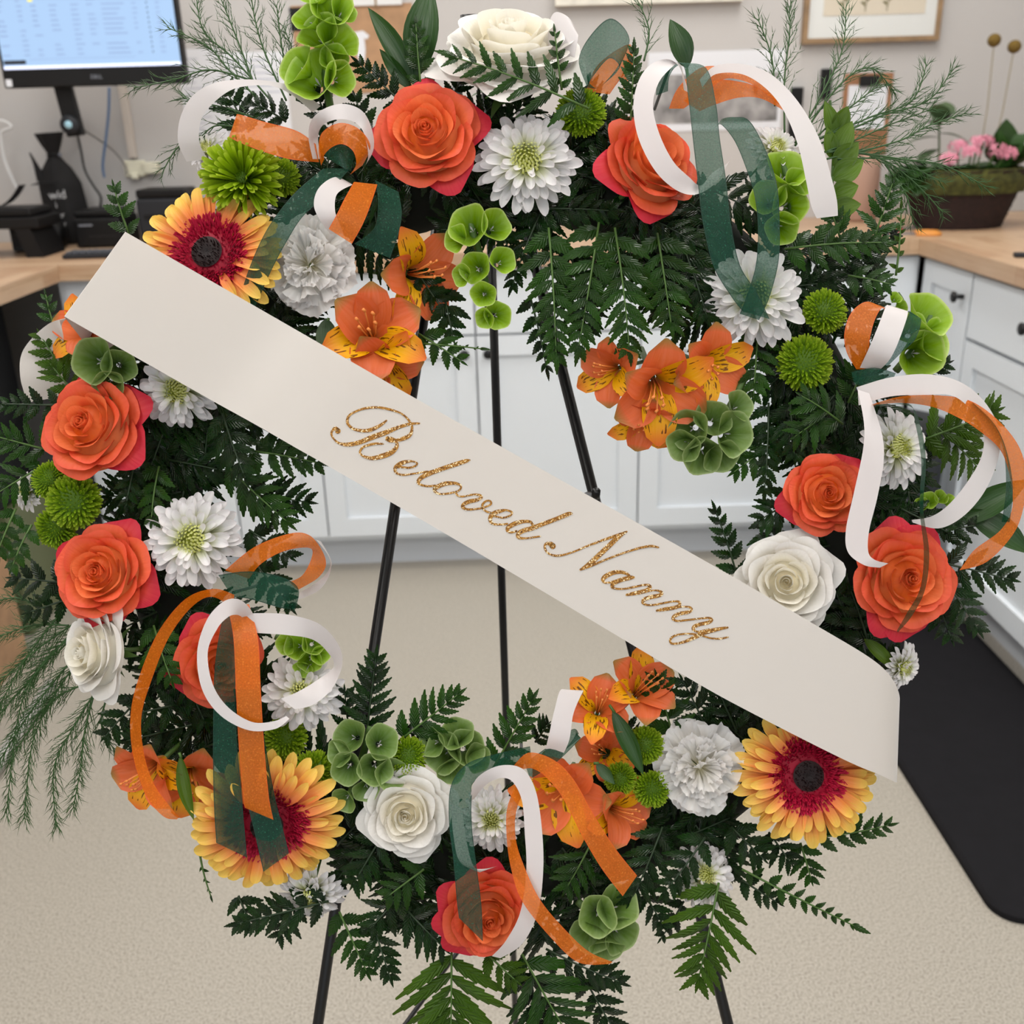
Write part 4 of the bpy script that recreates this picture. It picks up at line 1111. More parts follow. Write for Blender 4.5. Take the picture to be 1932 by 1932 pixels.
def bell_mesh(nm, mat, seed):
    rr = random.Random(seed); ph = rr.uniform(0, 6)
    def fn(u, v):
        a = 2 * PI * u; r = .16 + .84 * v ** 1.15 * (1 + .06 * v * math.cos(5 * a + ph)) + .06 * max(0, v - .85) / .15
        return (r * math.cos(a), r * math.sin(a) * (1 + .12 * math.sin(ph)), 1.15 * v ** 1.1 + .12 * v ** 3 * math.sin(2 * a + ph))
    return grid(nm, fn, 25, 9, mat)
BELLS = {'l': [bell_mesh('bell_a', M['bell'], 1), bell_mesh('bell_b', M['bell'], 2)], 'd': [bell_mesh('sage_bell_a', M['bell_dk'], 3), bell_mesh('sage_bell_b', M['bell_dk'], 4)]}
mbf = MB()
for a in (0, 2.1, 4.2): mbf.add([(0, 0, .2), (.12 * math.cos(a - .4), .12 * math.sin(a - .4), .5), (.2 * math.cos(a), .2 * math.sin(a), .6), (.12 * math.cos(a + .4), .12 * math.sin(a + .4), .5)], [(0, 1, 2, 3)])
FLORET = mbf.done('floret', plain('floret_pale', (206, 200, 206), .6))
def bells(label, ref, stem, items, tone='l', d=.70):
    """stem: pixel polyline; items: (px, py, diameter, face)"""
    o = P(stem[0][0], stem[0][1], d + .02)
    t = thing('bells_of_ireland', label, 'flower spike', Matrix.Translation(o), 'bells of Ireland spikes')
    pts = spline([tuple(P(x, y, d + .012) - o) for x, y in stem], 4)
    part('stem', MB().tube(pts, .0028, 6).done('bell_stem', M['stem'], True), t)
    for k, it in enumerate(items):
        px, py, dm, face = it[:4]; R = dm * 1.06 / 2 * d / F_PX
        Mw = frame(px, py, d - (it[4] if len(it) > 4 else 0) , face, k * 1.1, back=R * 1.0) @ Matrix.Scale(R, 4)
        be = part('bell', BELLS[tone][k % 2], t, t.matrix_world.inverted() @ Mw)
        part('floret', FLORET, be)
    LAND.append((ref, stem[0][0], stem[0][1])); return t

# ------------------------------------------------------------------ flowers of the wreath
rose('orange rose between the green bow and the white chrysanthemum at the top', 'the top orange rose', 808, 258, 200, (-.08, .10), .3, guards=(20, 100, 185, 300), seed=1)
rose('orange rose circled by the white ribbon loop at the top', 'the rose in the top ribbon loop', 1225, 312, 196, (.42, .30), .9, guards=(268, 200, 60), seed=2)
rose('orange rose under the lettered banner end beside the green buttons', 'the rose under the banner end', 176, 808, 200, (-.18, .20), 1.4, guards=(110, 30, 330), seed=3)
rose('orange rose with crimson rim touching a white chrysanthemum at the side', 'the rose above the ivory rose', 198, 1082, 186, (-.10, .14), 2.2, guards=(160, 70, 270, 340), seed=4)
rose('orange rose half hidden behind the white and orange ribbon loops', 'the rose behind the ribbon loops', 415, 1248, 168, (.35, -.12), .2, guards=(120, 200), seed=5, d=.715)
rose('small tight orange rose beside the trailing white ribbon', 'the small tight orange rose', 1556, 932, 156, (-.05, .05), 2.9, guards=(200, 45), seed=6)
rose('large open orange rose with crimson back petals beneath the ribbon tail', 'the large rose by the mat', 1702, 1092, 196, (.08, .08), .7, guards=(98, 270, 250, 60), seed=7)
rose('orange rose with red side petals at the bottom of the wreath', 'the bottom orange rose', 918, 1722, 172, (.22, -.10), 1.8, guards=(155, 195, 225, 90), seed=8)
rose('large ivory rose seen from the side at the top of the wreath', 'the top ivory rose', 962, 108, 272, (.02, 1.0), .5, white=True, guards=(200, 330, 270), seed=9, d=.722)
rose('ivory rose seen in profile at the outer edge above the asparagus', 'the ivory rose in profile', 184, 1230, 172, (-.75, .06), 1.1, white=True, guards=(180, 300, 60), seed=10)
rose('ivory rose tucked under the upper edge of the banner', 'the ivory rose by the banner', 1482, 1100, 186, (-.22, .12), 2.0, white=True, guards=(20, 290, 70), seed=11)
rose('fully open ivory rose at the bottom beside the green ribbon', 'the open ivory rose', 768, 1532, 166, (.0, .04), .4, white=True, guards=(20, 110, 200, 290), seed=12)

gerbera('orange gerbera overlapped by the upper end of the banner', 'the gerbera by the banner top', 398, 482, 284, (-.12, .12), .2, d=.70, seed=1)
gerbera('orange gerbera under the ribbon tails at the bottom', 'the gerbera under the ribbon tails', 505, 1548, 292, (.16, -.22), .5, d=.70, seed=2)
gerbera('yellow tipped gerbera below the lower end of the banner', 'the gerbera by the banner foot', 1520, 1460, 276, (.0, .04), .1, d=.70, seed=3)

mum('white chrysanthemum between the two top orange roses', 'the top white chrysanthemum', 994, 304, 206, (-.05, .02), 0, seed=1)
mum('white chrysanthemum under the long green ribbon', 'the chrysanthemum under green ribbon', 1424, 562, 204, (-.06, .03), .4, seed=2)
mum('white chrysanthemum beside the crimson rimmed orange rose', 'the chrysanthemum by the crimson rose', 364, 1018, 196, (.05, .10), .9, seed=3)
mum('white chrysanthemum peeking from below the banner', 'the chrysanthemum below the banner', 338, 735, 164, (-.1, -.25), .2, seed=4, d=.712)
mum('white chrysanthemum turned sideways inside the large ribbon loop', 'the chrysanthemum in the ribbon loop', 1690, 846, 160, (.35, .10), .6, seed=5)
mum('white chrysanthemum behind the curling white ribbon end', 'the chrysanthemum behind white curl', 572, 1306, 160, (.1, .1), .3, seed=6, d=.712)
mum('small white chrysanthemum inside the bottom bow', 'the chrysanthemum in the bottom bow', 928, 1545, 132, (-.05, .12), .8, seed=7, d=.712)
mum('white chrysanthemum half under ferns below the carnation', 'the chrysanthemum under the carnation', 1330, 1652, 130, (.1, .5), .1, seed=8, d=.722)
mum('white chrysanthemum drooping below the bottom gerbera', 'the chrysanthemum below the gerbera', 588, 1686, 136, (-.05, -.55), .5, seed=9, d=.722)
mum('small white chrysanthemum in profile next to the black mat', 'the chrysanthemum by the mat', 1702, 1258, 104, (.7, -.35), .5, seed=10, d=.72)
mum('cream chrysanthemum peeking out beside the top white ribbon', 'the cream chrysanthemum', 1462, 282, 118, (.35, .3), .5, seed=11, d=.728)
mum('white chrysanthemum glimpsed behind the green spider mum', 'the chrysanthemum behind spider mum', 392, 282, 90, (-.4, .3), .5, seed=12, d=.73)
mum('white chrysanthemum glimpsed at the outer edge behind the green buttons', 'the chrysanthemum at the outer edge', 52, 925, 84, (-.6, .1), .5, seed=13, d=.735)

carnation('frilly white carnation under the green ribbon tail', 'the carnation under green ribbon', 582, 494, 186, (.05, .02), seed=1)
carnation('frilly white carnation beside the yellow tipped gerbera', 'the carnation by the gerbera', 1322, 1450, 176, (-.02, .06), seed=2)

spider('bright green spider chrysanthemum beside the orange gerbera', 'the green spider mum', 456, 336, 162, (-.05, .05))
button('small green button mum tucked behind the green spider mum', 'the button behind the spider mum', 532, 332, 76, (.4, 0), seed=1, d=.722)
button('green button mum between the ivory rose and the top ribbon loop', 'the top green button', 1097, 206, 98, (.0, .15), seed=2)
button('green button mum beside the chrysanthemum under the green ribbon', 'the upper side button', 1560, 584, 88, (.1, .1), seed=3)
button('round green button mum below its smaller twin near the small bow', 'the lower side button', 1522, 682, 110, (-.05, .05), seed=4)
button('largest green button mum of the three beside the left rose', 'the largest left button', 136, 946, 106, (.1, .05), seed=5)
button('green button mum above its two neighbours below the left rose', 'the upper left button', 88, 902, 76, (-.3, .3), seed=6, d=.716)
button('green button mum lowest of three above the crimson rimmed rose', 'the lowest left button', 100, 1000, 84, (-.2, -.3), seed=7, d=.716)
button('green button mum beside the upper petals of the bottom gerbera', 'the button by the bottom gerbera', 592, 1462, 92, (.2, .1), seed=8)
button('green button mum under the white ribbon curl above the bottom gerbera', 'the button above the bottom gerbera', 536, 1392, 86, (0, .2), seed=9, d=.715)
button('green button mum above the fully open ivory rose', 'the button above the open rose', 770, 1426, 76, (.05, .2), seed=10)
button('green button mum beside the upper edge of the carnation at the bottom', 'the button by the carnation', 1218, 1406, 74, (.0, .15), seed=11)
button('smallest green button mum left of the bottom carnation', 'the smallest button', 1170, 1470, 64, (-.1, .1), seed=12)
button('green button mum under the others left of the bottom carnation', 'the low button by the carnation', 1232, 1492, 74, (0, -.1), seed=13)

AB = (
 ('orange alstroemeria with streaked yellow petals above the banner', 'the alstroemeria above the banner', 705, 628, 150, (.25, .10), 2.6, .703, 1, 1.0),
 ('orange alstroemeria seen from the side under the top bow', 'the side-on alstroemeria', 795, 520, 130, (.75, -.35), 1.0, .712, 2, .6),
 ('orange alstroemeria hanging against the banner edge', 'the alstroemeria at the banner edge', 722, 690, 110, (.3, -.6), 4.2, .712, 3, .7),
 ('orange alstroemeria with two large yellow petals in the hanging cluster', 'the striped alstroemeria', 1245, 736, 150, (.12, -.55), 3.7, .70, 4, 1.0),
 ('orange alstroemeria nearest the white chrysanthemum in the hanging cluster', 'the alstroemeria by the chrysanthemum', 1342, 690, 118, (.35, -.30), 3.6, .706, 5, .9),
 ('orange alstroemeria pointing at the easel in the hanging cluster', 'the alstroemeria near the easel', 1150, 700, 100, (-.65, -.35), 2.5, .712, 6, .7),
 ('orange alstroemeria lowest of the hanging cluster', 'the lowest hanging alstroemeria', 1214, 800, 92, (-.1, -.85), 2.4, .716, 7, .6),
 ('orange alstroemeria crossed by the big orange ribbon arc', 'the alstroemeria by the ribbon arc', 278, 1462, 118, (-.35, -.45), 3.3, .704, 8, .8),
 ('orange alstroemeria between the ribbon arc and the bottom gerbera', 'the alstroemeria by the bottom gerbera', 358, 1478, 110, (.3, -.55), 1.2, .712, 9, .6),
 ('orange alstroemeria with a yellow cheek above the bottom bow', 'the alstroemeria above the bottom bow', 1130, 1332, 100, (.0, .55), 1.3, .706, 10, .8),
 ('coral alstroemeria reaching up in front of the easel leg', 'the alstroemeria before the easel leg', 1212, 1296, 112, (.3, .65), .4, .712, 11, .8),
 ('orange alstroemeria under the orange ribbon tail at the bottom', 'the alstroemeria under orange ribbon', 1060, 1500, 140, (-.15, -.1), 2.0, .708, 12, 1.0),
 ('orange alstroemeria beside the smallest green button', 'the alstroemeria by the smallest button', 1172, 1536, 104, (.6, -.1), .2, .712, 13, .7),
 ('orange alstroemeria mostly covered by the upper banner end', 'the alstroemeria at the banner fold', 152, 622, 96, (-.3, .1), .8, .712, 14, .8),
 ('orange alstroemeria in shadow behind the bottom bow', 'the shadowed alstroemeria', 1140, 1420, 84, (-.2, .3), 2.8, .725, 15, .7))
for a in AB: alstro(*a)

bells('tall bright green bells of Ireland spike standing up at the top', 'the tall green bell spike', [(625, 215), (612, 120), (615, 0), (612, -60)],
      [(590, 140, 92, (-.25, .25)), (640, 148, 61, (.7, -.2)), (560, 122, 66, (-.7, .3)), (600, 62, 75, (-.3, .35)), (638, 74, 70, (.6, .3)), (580, 30, 59, (-.6, .4)), (625, 15, 73, (.1, .4), .004), (648, 20, 51, (.7, .3)), (600, -20, 66, (-.3, .5)), (630, 110, 51, (.2, .1))])
bells('bright green bells of Ireland spike hanging into the wreath opening', 'the hanging bell spike', [(880, 400), (905, 480), (920, 560), (922, 610)],
      [(885, 425, 70, (-.3, .2)), (935, 425, 60, (.5, .2)), (897, 505, 52, (-.3, -.1)), (948, 492, 50, (.5, .1)), (912, 555, 42, (-.1, -.2), .004), (938, 595, 50, (.3, -.2)), (915, 600, 34, (-.4, -.5), .004), (872, 520, 40, (-.7, -.1)), (862, 450, 46, (-.7, 0))], d=.698)
bells('green bells of Ireland under the white ribbon tail at the top', 'the bells under the white ribbon', [(1490, 420), (1490, 350), (1470, 300)],
      [(1484, 318, 76, (.2, .6)), (1490, 385, 70, (.2, -.1)), (1450, 372, 60, (-.3, .2)), (1505, 345, 56, (.5, .3)), (1475, 430, 56, (.1, -.5))], d=.71)
bells('pale green bells of Ireland standing clear beside the small bow', 'the bells beside the small bow', [(1690, 700), (1730, 650), (1760, 590)],
      [(1752, 592, 84, (.45, .6)), (1762, 640, 76, (.7, .1)), (1738, 668, 80, (.2, -.2), .004), (1715, 620, 60, (-.3, .3))], d=.705)
bells('green bells of Ireland hanging below the alstroemeria cluster', 'the bells below the alstroemeria', [(1410, 700), (1370, 780), (1310, 850)],
      [(1382, 818, 72, (.45, -.05), .004), (1345, 790, 60, (.0, .2)), (1300, 810, 66, (-.6, -.2)), (1325, 860, 66, (-.1, -.6)), (1290, 840, 56, (-.6, -.4)), (1360, 860, 60, (.2, -.7)), (1395, 765, 50, (.5, .3))], 'd', d=.705)
bells('sage bells of Ireland tucked under the folded banner end', 'the bells under the banner fold', [(230, 650), (190, 680), (160, 720)],
      [(178, 680, 72, (-.1, -.05), .003), (225, 690, 54, (.4, -.2)), (205, 725, 50, (.1, -.6))], 'd', d=.70)
bells('sage green bells of Ireland beside the drooping white ribbon curl', 'the sage bells', [(655, 1520), (680, 1440), (700, 1370)],
      [(655, 1450, 54, (-.1, -.1), .004), (708, 1450, 56, (.2, -.1), .004), (660, 1390, 56, (-.4, .3)), (720, 1400, 56, (.4, .4)), (738, 1460, 54, (.6, 0)), (690, 1490, 44, (.1, -.4)), (650, 1510, 44, (-.4, -.4)), (640, 1420, 46, (-.6, .1))], 'd', d=.70)
bells('green bells of Ireland above the open ivory rose next to the bottom bow', 'the bells above the bottom bow', [(850, 1470), (860, 1420), (870, 1370)],
      [(838, 1420, 66, (-.3, .1)), (880, 1410, 60, (.3, .3)), (862, 1385, 56, (0, .7)), (900, 1430, 46, (.5, .1)), (815, 1400, 50, (-.7, .2)), (850, 1455, 46, (.1, -.3))], 'd', d=.708)
bells('green bells of Ireland at the bottom beside the orange ribbon end', 'the bells by the ribbon end', [(1090, 1700), (1130, 1740), (1160, 1770)],
      [(1128, 1728, 64, (-.1, .1), .006), (1112, 1765, 62, (-.35, -.3)), (1165, 1710, 70, (.3, .5)), (1170, 1765, 66, (.5, -.3)), (1145, 1790, 56, (.1, -.7))], 'd', d=.70)
bells('bright green bells of Ireland inside the white ribbon ring', 'the bells in the ribbon ring', [(520, 1200), (560, 1220), (585, 1240)],
      [(560, 1218, 44, (-.3, .2)), (592, 1212, 44, (.4, .3)), (585, 1248, 40, (.1, -.4)), (605, 1235, 36, (.6, -.1)), (572, 1262, 34, (-.2, -.6)), (540, 1215, 40, (-.5, 0))], d=.705)
bells('young green bell buds beside the large orange ribbon', 'the young bell buds', [(1720, 960), (1765, 945), (1790, 940)],
      [(1752, 944, 30, (-.2, .5)), (1775, 938, 28, (.2, .5)), (1792, 946, 26, (.5, .2)), (1738, 952, 26, (-.5, .4))], d=.72)
bells('tiny yellow green bell buds above the small bow', 'the tiny bell buds', [(1685, 600), (1700, 575), (1690, 555)],
      [(1700, 580, 26, (.5, .1)), (1690, 562, 24, (.2, .5)), (1685, 592, 24, (-.2, 0))], d=.715)

# ------------------------------------------------------------------ foliage kits
def pinna_mesh(nm, mat, teeth, depth, fat, seed):
    rr = random.Random(seed); st = []
    N_ = teeth
    for k in range(N_):
        for (f, m) in ((0.0, 1 - depth), (.72, 1.0)):
            t = (k + f) / N_
            w = fat * (math.sin(PI * min(1, .08 + .92 * t ** .66)) ** .8 + .02) * m
            st.append((t + (.035 if m == 1.0 else 0), w, t))
    st.append((1.0, .004, 1.0))
    vs, uv, fs = [], [], []
    for (xe, w, t) in st:
        zc = .10 * math.sin(PI * t) - .10 * t * t
        vs += [(xe if xe < 1 else 1, -w, zc - .35 * w), (t, 0, zc), (xe if xe < 1 else 1, w, zc - .35 * w)]
        uv += [(0, t), (.5, t), (1, t)]
    for i in range(len(st) - 1):
        a = i * 3
        fs += [(a, a + 3, a + 4, a + 1), (a + 1, a + 4, a + 5, a + 2)]
    return mesh(nm, vs, fs, mat, uv, True)
PIN = {k: [pinna_mesh(f'pinna_{k}_{i}', M[m], tt, dp, ft, i) for i, (tt, dp, ft) in enumerate(((6, .26, .17), (7, .30, .165), (6, .24, .18)))] for k, m in (('d', 'fern'), ('m', 'fern_mid'), ('l', 'fern_lt'))}
USED = set()
DIRW = ['pointing right', 'pointing up and right', 'pointing up', 'pointing up and left', 'pointing left', 'pointing down and left', 'pointing down', 'pointing down and right']
def spot(x, y, dx, dy, head):
    order = sorted(LAND, key=lambda q: (q[1] - x) ** 2 + (q[2] - y) ** 2)
    k = int(round(math.degrees(math.atan2(-dy, dx)) / 45)) % 8
    cands = []
    for q in order[:4]:
        ox, oy = x - q[1], y - q[2]
        pos = ('right of' if ox > 0 else 'left of') if abs(ox) > abs(oy) else ('below' if oy > 0 else 'above')
        cands.append(f'{head} {DIRW[k]}, {pos} {q[0]}')
    a, b = order[0][0], order[1][0]
    cands.append(f'{head} between {a} and {b}')
    cands.append(f'{head} between {order[0][0]} and {order[2][0]}')
    for q in order[4:]: cands.append(f'{head} {DIRW[k]}, nearest to {q[0]}')
    for c in cands:
        if c not in USED and len(c.split()) <= 16: USED.add(c); return c
    return cands[0]
TONE = {'d': 'dark green fern frond', 'm': 'mid green fern frond', 'l': 'olive green fern frond'}
def fern(x0, y0, x1, y1, width, tone='d', d0=.722, d1=.708, bend=0.0, n=None, seed=None, narrow=1.0):
    rr = random.Random(seed if seed is not None else int(x0 * 7 + y0 * 13 + x1))
    a, b = P(x0, y0, d0), P(x1, y1, d1); v = b - a; L = v.length; x = v / L
    zc = CROT @ Vector((rr.uniform(-.25, .25), rr.uniform(-.15, .35), 1)); z = (zc - x * zc.dot(x)).normalized(); y = z.cross(x)
    R = Matrix.Translation(a) @ Matrix((x, y, z)).transposed().to_4x4()
    Lp = math.hypot(x1 - x0, y1 - y0); W = width / 2 * d1 / F_PX
    n = n or max(4, min(10, round(Lp / 25)))
    t = thing('fern_frond', spot((x0 + x1) / 2, (y0 + y1) / 2, x1 - x0, y1 - y0, TONE[tone]), 'fern', R, 'leatherleaf fern fronds')
    def rach(q): return Vector((L * q, bend * L * math.sin(PI * q), .05 * L * math.sin(PI * q)))
    part('rachis', MB().tube([rach(k / 6) for k in range(6)] + [rach(.97)], .0009, 5, .0004).done('rachis', M['stem_dk'] if tone == 'd' else M['stem'], True), t)
    qs = [.05 + .87 * (i / n) ** .80 for i in range(n + 1)]
    for i in range(n):
        q = qs[i]; gap = (qs[i + 1] - q) * L
        prof = (.66 + .34 * min(1, q / .2)) * (1 - q) ** .64 + .10
        for sg in (-1, 1):
            qq = min(.97, q + (.25 * (qs[i + 1] - q) if sg > 0 else 0)); l = W * prof * rr.uniform(.9, 1.08) * 1.22
            ang = math.radians(60 - 24 * q + rr.uniform(-6, 6)) * sg
            wy = max(.55, min(1.7, gap * .47 / (.17 * l))) * narrow
            part('pinna', PIN[tone][rr.randrange(3)], t, Matrix.Translation(rach(qq)) @ Matrix.Rotation(ang, 4, 'Z') @ Matrix.Rotation(rr.uniform(-.12, .22), 4, 'Y') @ Matrix.Rotation(rr.uniform(-.4, .4), 4, 'X') @ Matrix.Diagonal((l, l * wy, l, 1)))
    part('pinna', PIN[tone][0], t, Matrix.Translation(rach(.86)) @ Matrix.Diagonal((L * .15, L * .15, L * .15, 1)))
    return t
FERNS = [
 # top
 (1110, 205, 822, 98, 140, 'm', .69, .685, 0, 8, None, .62), (1185, 285, 1196, 72, 80, 'm', .715, .70), (795, 170, 784, 28, 66, 'm', .715, .71), (770, 205, 662, 106, 84, 'd', .72, .71),
 (1060, 170, 1045, 45, 50, 'm', .695, .69), (700, 270, 664, 168, 84, 'd', .72, .712), (620, 235, 590, 160, 90, 'd', .72, .715), (470, 250, 420, 160, 120, 'd', .735, .725), (540, 230, 470, 190, 90, 'd', .73, .72),
 (850, 190, 880, 130, 70, 'd', .73, .72), (1130, 330, 1180, 210, 90, 'd', .725, .715),
 (1640, 478, 1690, 328, 96, 'm', .715, .705), (1480, 470, 1690, 458, 110, 'm', .715, .705), (1690, 520, 1700, 375, 34, 'l', .712, .705), (1600, 500, 1700, 430, 84, 'd', .72, .715), (1600, 520, 1690, 540, 90, 'm', .72, .71),
 (1590, 470, 1560, 380, 90, 'm', .725, .715),
 # hanging into the opening at the top
 (1035, 430, 1050, 705, 130, 'm', .71, .70), (1130, 420, 1085, 690, 130, 'm', .712, .70), (1160, 430, 1190, 690, 150, 'm', .712, .70), (1075, 470, 1110, 640, 150, 'd', .72, .708), (1240, 440, 1270, 640, 140, 'm', .716, .705),
 (1290, 470, 1340, 620, 130, 'd', .718, .71), (1000, 560, 1035, 718, 70, 'd', .716, .71), (835, 540, 858, 650, 90, 'd', .725, .715), (790, 648, 925, 660, 22, 'm', .715, .705), (790, 630, 882, 690, 84, 'm', .715, .708),
 (980, 395, 1180, 400, 110, 'd', .725, .715), (1020, 400, 960, 560, 90, 'd', .722, .715), (760, 470, 860, 620, 90, 'd', .73, .72), (1240, 500, 1380, 560, 120, 'd', .725, .715), (1180, 390, 1330, 470, 110, 'd', .728, .718),
 # right inner side
 (1430, 620, 1420, 770, 100, 'm', .722, .712), (1450, 760, 1440, 950, 90, 'd', .722, .712), (1470, 830, 1372, 900, 100, 'm', .722, .712), (1500, 940, 1420, 990, 110, 'd', .722, .712), (1392, 1092, 1342, 944, 76, 'd', .722, .718), (1480, 780, 1560, 870, 110, 'd', .722, .712), (1590, 800, 1500, 740, 120, 'm', .712, .702), (1600, 760, 1640, 660, 100, 'm', .72, .712),
 (1490, 760, 1500, 880, 100, 'd', .715, .708), (1560, 780, 1490, 830, 110, 'm', .712, .702), (1450, 980, 1440, 1060, 90, 'd', .722, .715),
 (1600, 1180, 1560, 1080, 110, 'd', .728, .72), (1640, 1220, 1600, 1100, 100, 'd', .728, .722),
 # right outer side
 (1740, 830, 1895, 768, 150, 'l', .722, .715), (1760, 800, 1860, 900, 130, 'l', .728, .72), (1770, 1060, 1925, 1098, 110, 'd', .715, .705), (1770, 1080, 1855, 1205, 100, 'd', .715, .705), (1760, 1120, 1800, 1220, 90, 'd', .722, .715), (1740, 1010, 1850, 990, 90, 'd', .72, .715), (1700, 960, 1800, 1010, 90, 'd', .722, .715),
 (1720, 720, 1800, 680, 70, 'd', .73, .722),
 # left side
 (470, 850, 628, 880, 110, 'm', .712, .702), (430, 880, 560, 1000, 120, 'm', .715, .705), (420, 780, 470, 920, 110, 'd', .708, .698), (480, 800, 590, 860, 90, 'd', .72, .71), (300, 880, 285, 1000, 90, 'm', .72, .71), (460, 930, 600, 950, 110, 'd', .722, .712), (470, 1000, 560, 1060, 100, 'd', .722, .714),
 (260, 850, 235, 970, 80, 'd', .722, .714), (480, 1060, 560, 1160, 90, 'd', .722, .715), (420, 640, 480, 740, 100, 'd', .735, .725), (520, 600, 610, 690, 90, 'd', .735, .725),
 (115, 765, -10, 762, 76, 'd', .715, .705), (95, 850, -20, 820, 110, 'm', .722, .71), (80, 880, -20, 940, 110, 'm', .722, .71), (60, 990, 18, 1085, 76, 'm', .712, .702), (30, 960, -15, 1070, 70, 'm', .712, .70), (110, 640, 84, 545, 56, 'm', .722, .715), (120, 700, 70, 620, 90, 'l', .725, .72), (140, 740, 90, 680, 90, 'l', .722, .715), (245, 445, 212, 338, 76, 'm', .722, .712),
 (120, 1100, 10, 1090, 100, 'd', .73, .722), (130, 1130, 40, 1160, 90, 'd', .73, .722), (290, 1180, 330, 1300, 100, 'm', .712, .702), (330, 1330, 240, 1350, 100, 'd', .725, .715), (260, 1320, 190, 1400, 90, 'd', .73, .722), (310, 1380, 230, 1400, 90, 'd', .725, .718),
 # bottom inner
 (750, 1400, 880, 1298, 110, 'm', .716, .708), (690, 1410, 712, 1218, 110, 'd', .716, .708), (660, 1380, 650, 1290, 90, 'd', .722, .715), (930, 1450, 1016, 1300, 96, 'm', .716, .706), (760, 1380, 810, 1390, 80, 'd', .722, .715), (1270, 1390, 1235, 1262, 110, 'm', .722, .714), (1330, 1370, 1280, 1270, 120, 'd', .722, .714), (1390, 1380, 1350, 1290, 110, 'd', .725, .718), (1430, 1360, 1400, 1300, 100, 'd', .73, .725), (1010, 1400, 1040, 1360, 70, 'd', .725, .718),
 # bottom outer
 (620, 1700, 424, 1748, 100, 'd', .715, .705), (700, 1730, 742, 1862, 84, 'd', .715, .705), (640, 1720, 700, 1850, 100, 'm', .718, .71), (560, 1700, 520, 1780, 90, 'd', .725, .715), (760, 1680, 690, 1760, 110, 'd', .715, .705), (720, 1580, 660, 1680, 110, 'd', .72, .712), (800, 1640, 720, 1700, 100, 'm', .712, .705), (770, 1720, 850, 1800, 120, 'd', .715, .708),
 (852, 1795, 850, 1985, 240, 'l', .712, .702), (985, 1800, 1095, 1990, 190, 'm', .712, .702), (1030, 1790, 1190, 1860, 110, 'd', .715, .706), (1000, 1830, 1020, 1990, 120, 'd', .718, .71), (1100, 1840, 1190, 1990, 100, 'd', .72, .712), (920, 1800, 985, 1860, 90, 'l', .712, .705), (1356, 1665, 1312, 1872, 176, 'l', .71, .70), (1400, 1640, 1640, 1760, 52, 'm', .715, .705), (1540, 1580, 1695, 1552, 84, 'm', .722, .712), (1510, 1590, 1534, 1672, 80, 'm', .722, .714), (1450, 1570, 1500, 1640, 90, 'd', .724, .715), (1380, 1560, 1450, 1630, 110, 'd', .722, .714), (1330, 1580, 1240, 1700, 100, 'd', .715, .707), (1250, 1560, 1180, 1720, 130, 'd', .716, .707), (1120, 1580, 1060, 1690, 120, 'm', .712, .706), (1060, 1600, 1120, 1680, 120, 'd', .72, .712), (1200, 1660, 1260, 1760, 90, 'd', .722, .715), (1400, 1660, 1480, 1710, 70, 'd', .72, .712),
 (375, 1600, 402, 1702, 22, 'm', .722, .716), (450, 1690, 480, 1760, 80, 'd', .73, .724), (1290, 1700, 1240, 1780, 60, 'd', .73, .724),
]
for f_ in FERNS: fern(*f_)
# filling fronds lying on the ring, underneath the flowers
rf_ = random.Random(77)
NF = 108
for k in range(NF):
    a = 2 * PI * k / NF + rf_.uniform(-.03, .03); inner = k % 2
    r0 = RR + rf_.uniform(-50, 70); out = -1 if inner else 1
    r1 = r0 + out * rf_.uniform(105, 175)
    if a > PI * 1.05 and a < PI * 1.95 and not inner: r1 = min(r1, 800)
    da = rf_.uniform(-.2, .2)
    x0, y0 = RC[0] + r0 * 1.03 * math.cos(a), RC[1] - r0 * math.sin(a)
    x1, y1 = RC[0] + r1 * 1.03 * math.cos(a + da), RC[1] - r1 * math.sin(a + da)
    fern(x0, y0, x1, y1, rf_.uniform(110, 170), 'd', .742, .728 + rf_.uniform(0, .012), seed=k + 500)

for k in range(56):
    a = 2 * PI * (k + rf_.random() * .6) / 56; r0 = RR + rf_.choice((-75, 20, 95)) + rf_.uniform(-20, 20); sg = rf_.choice((-1, 1)); da = sg * rf_.uniform(.16, .24)
    x0, y0 = RC[0] + r0 * 1.03 * math.cos(a), RC[1] - r0 * math.sin(a)
    x1, y1 = RC[0] + (r0 + 20) * 1.03 * math.cos(a + da), RC[1] - (r0 + 20) * math.sin(a + da)
    fern(x0, y0, x1, y1, rf_.uniform(120, 170), 'd', .744, .734, seed=k + 900)

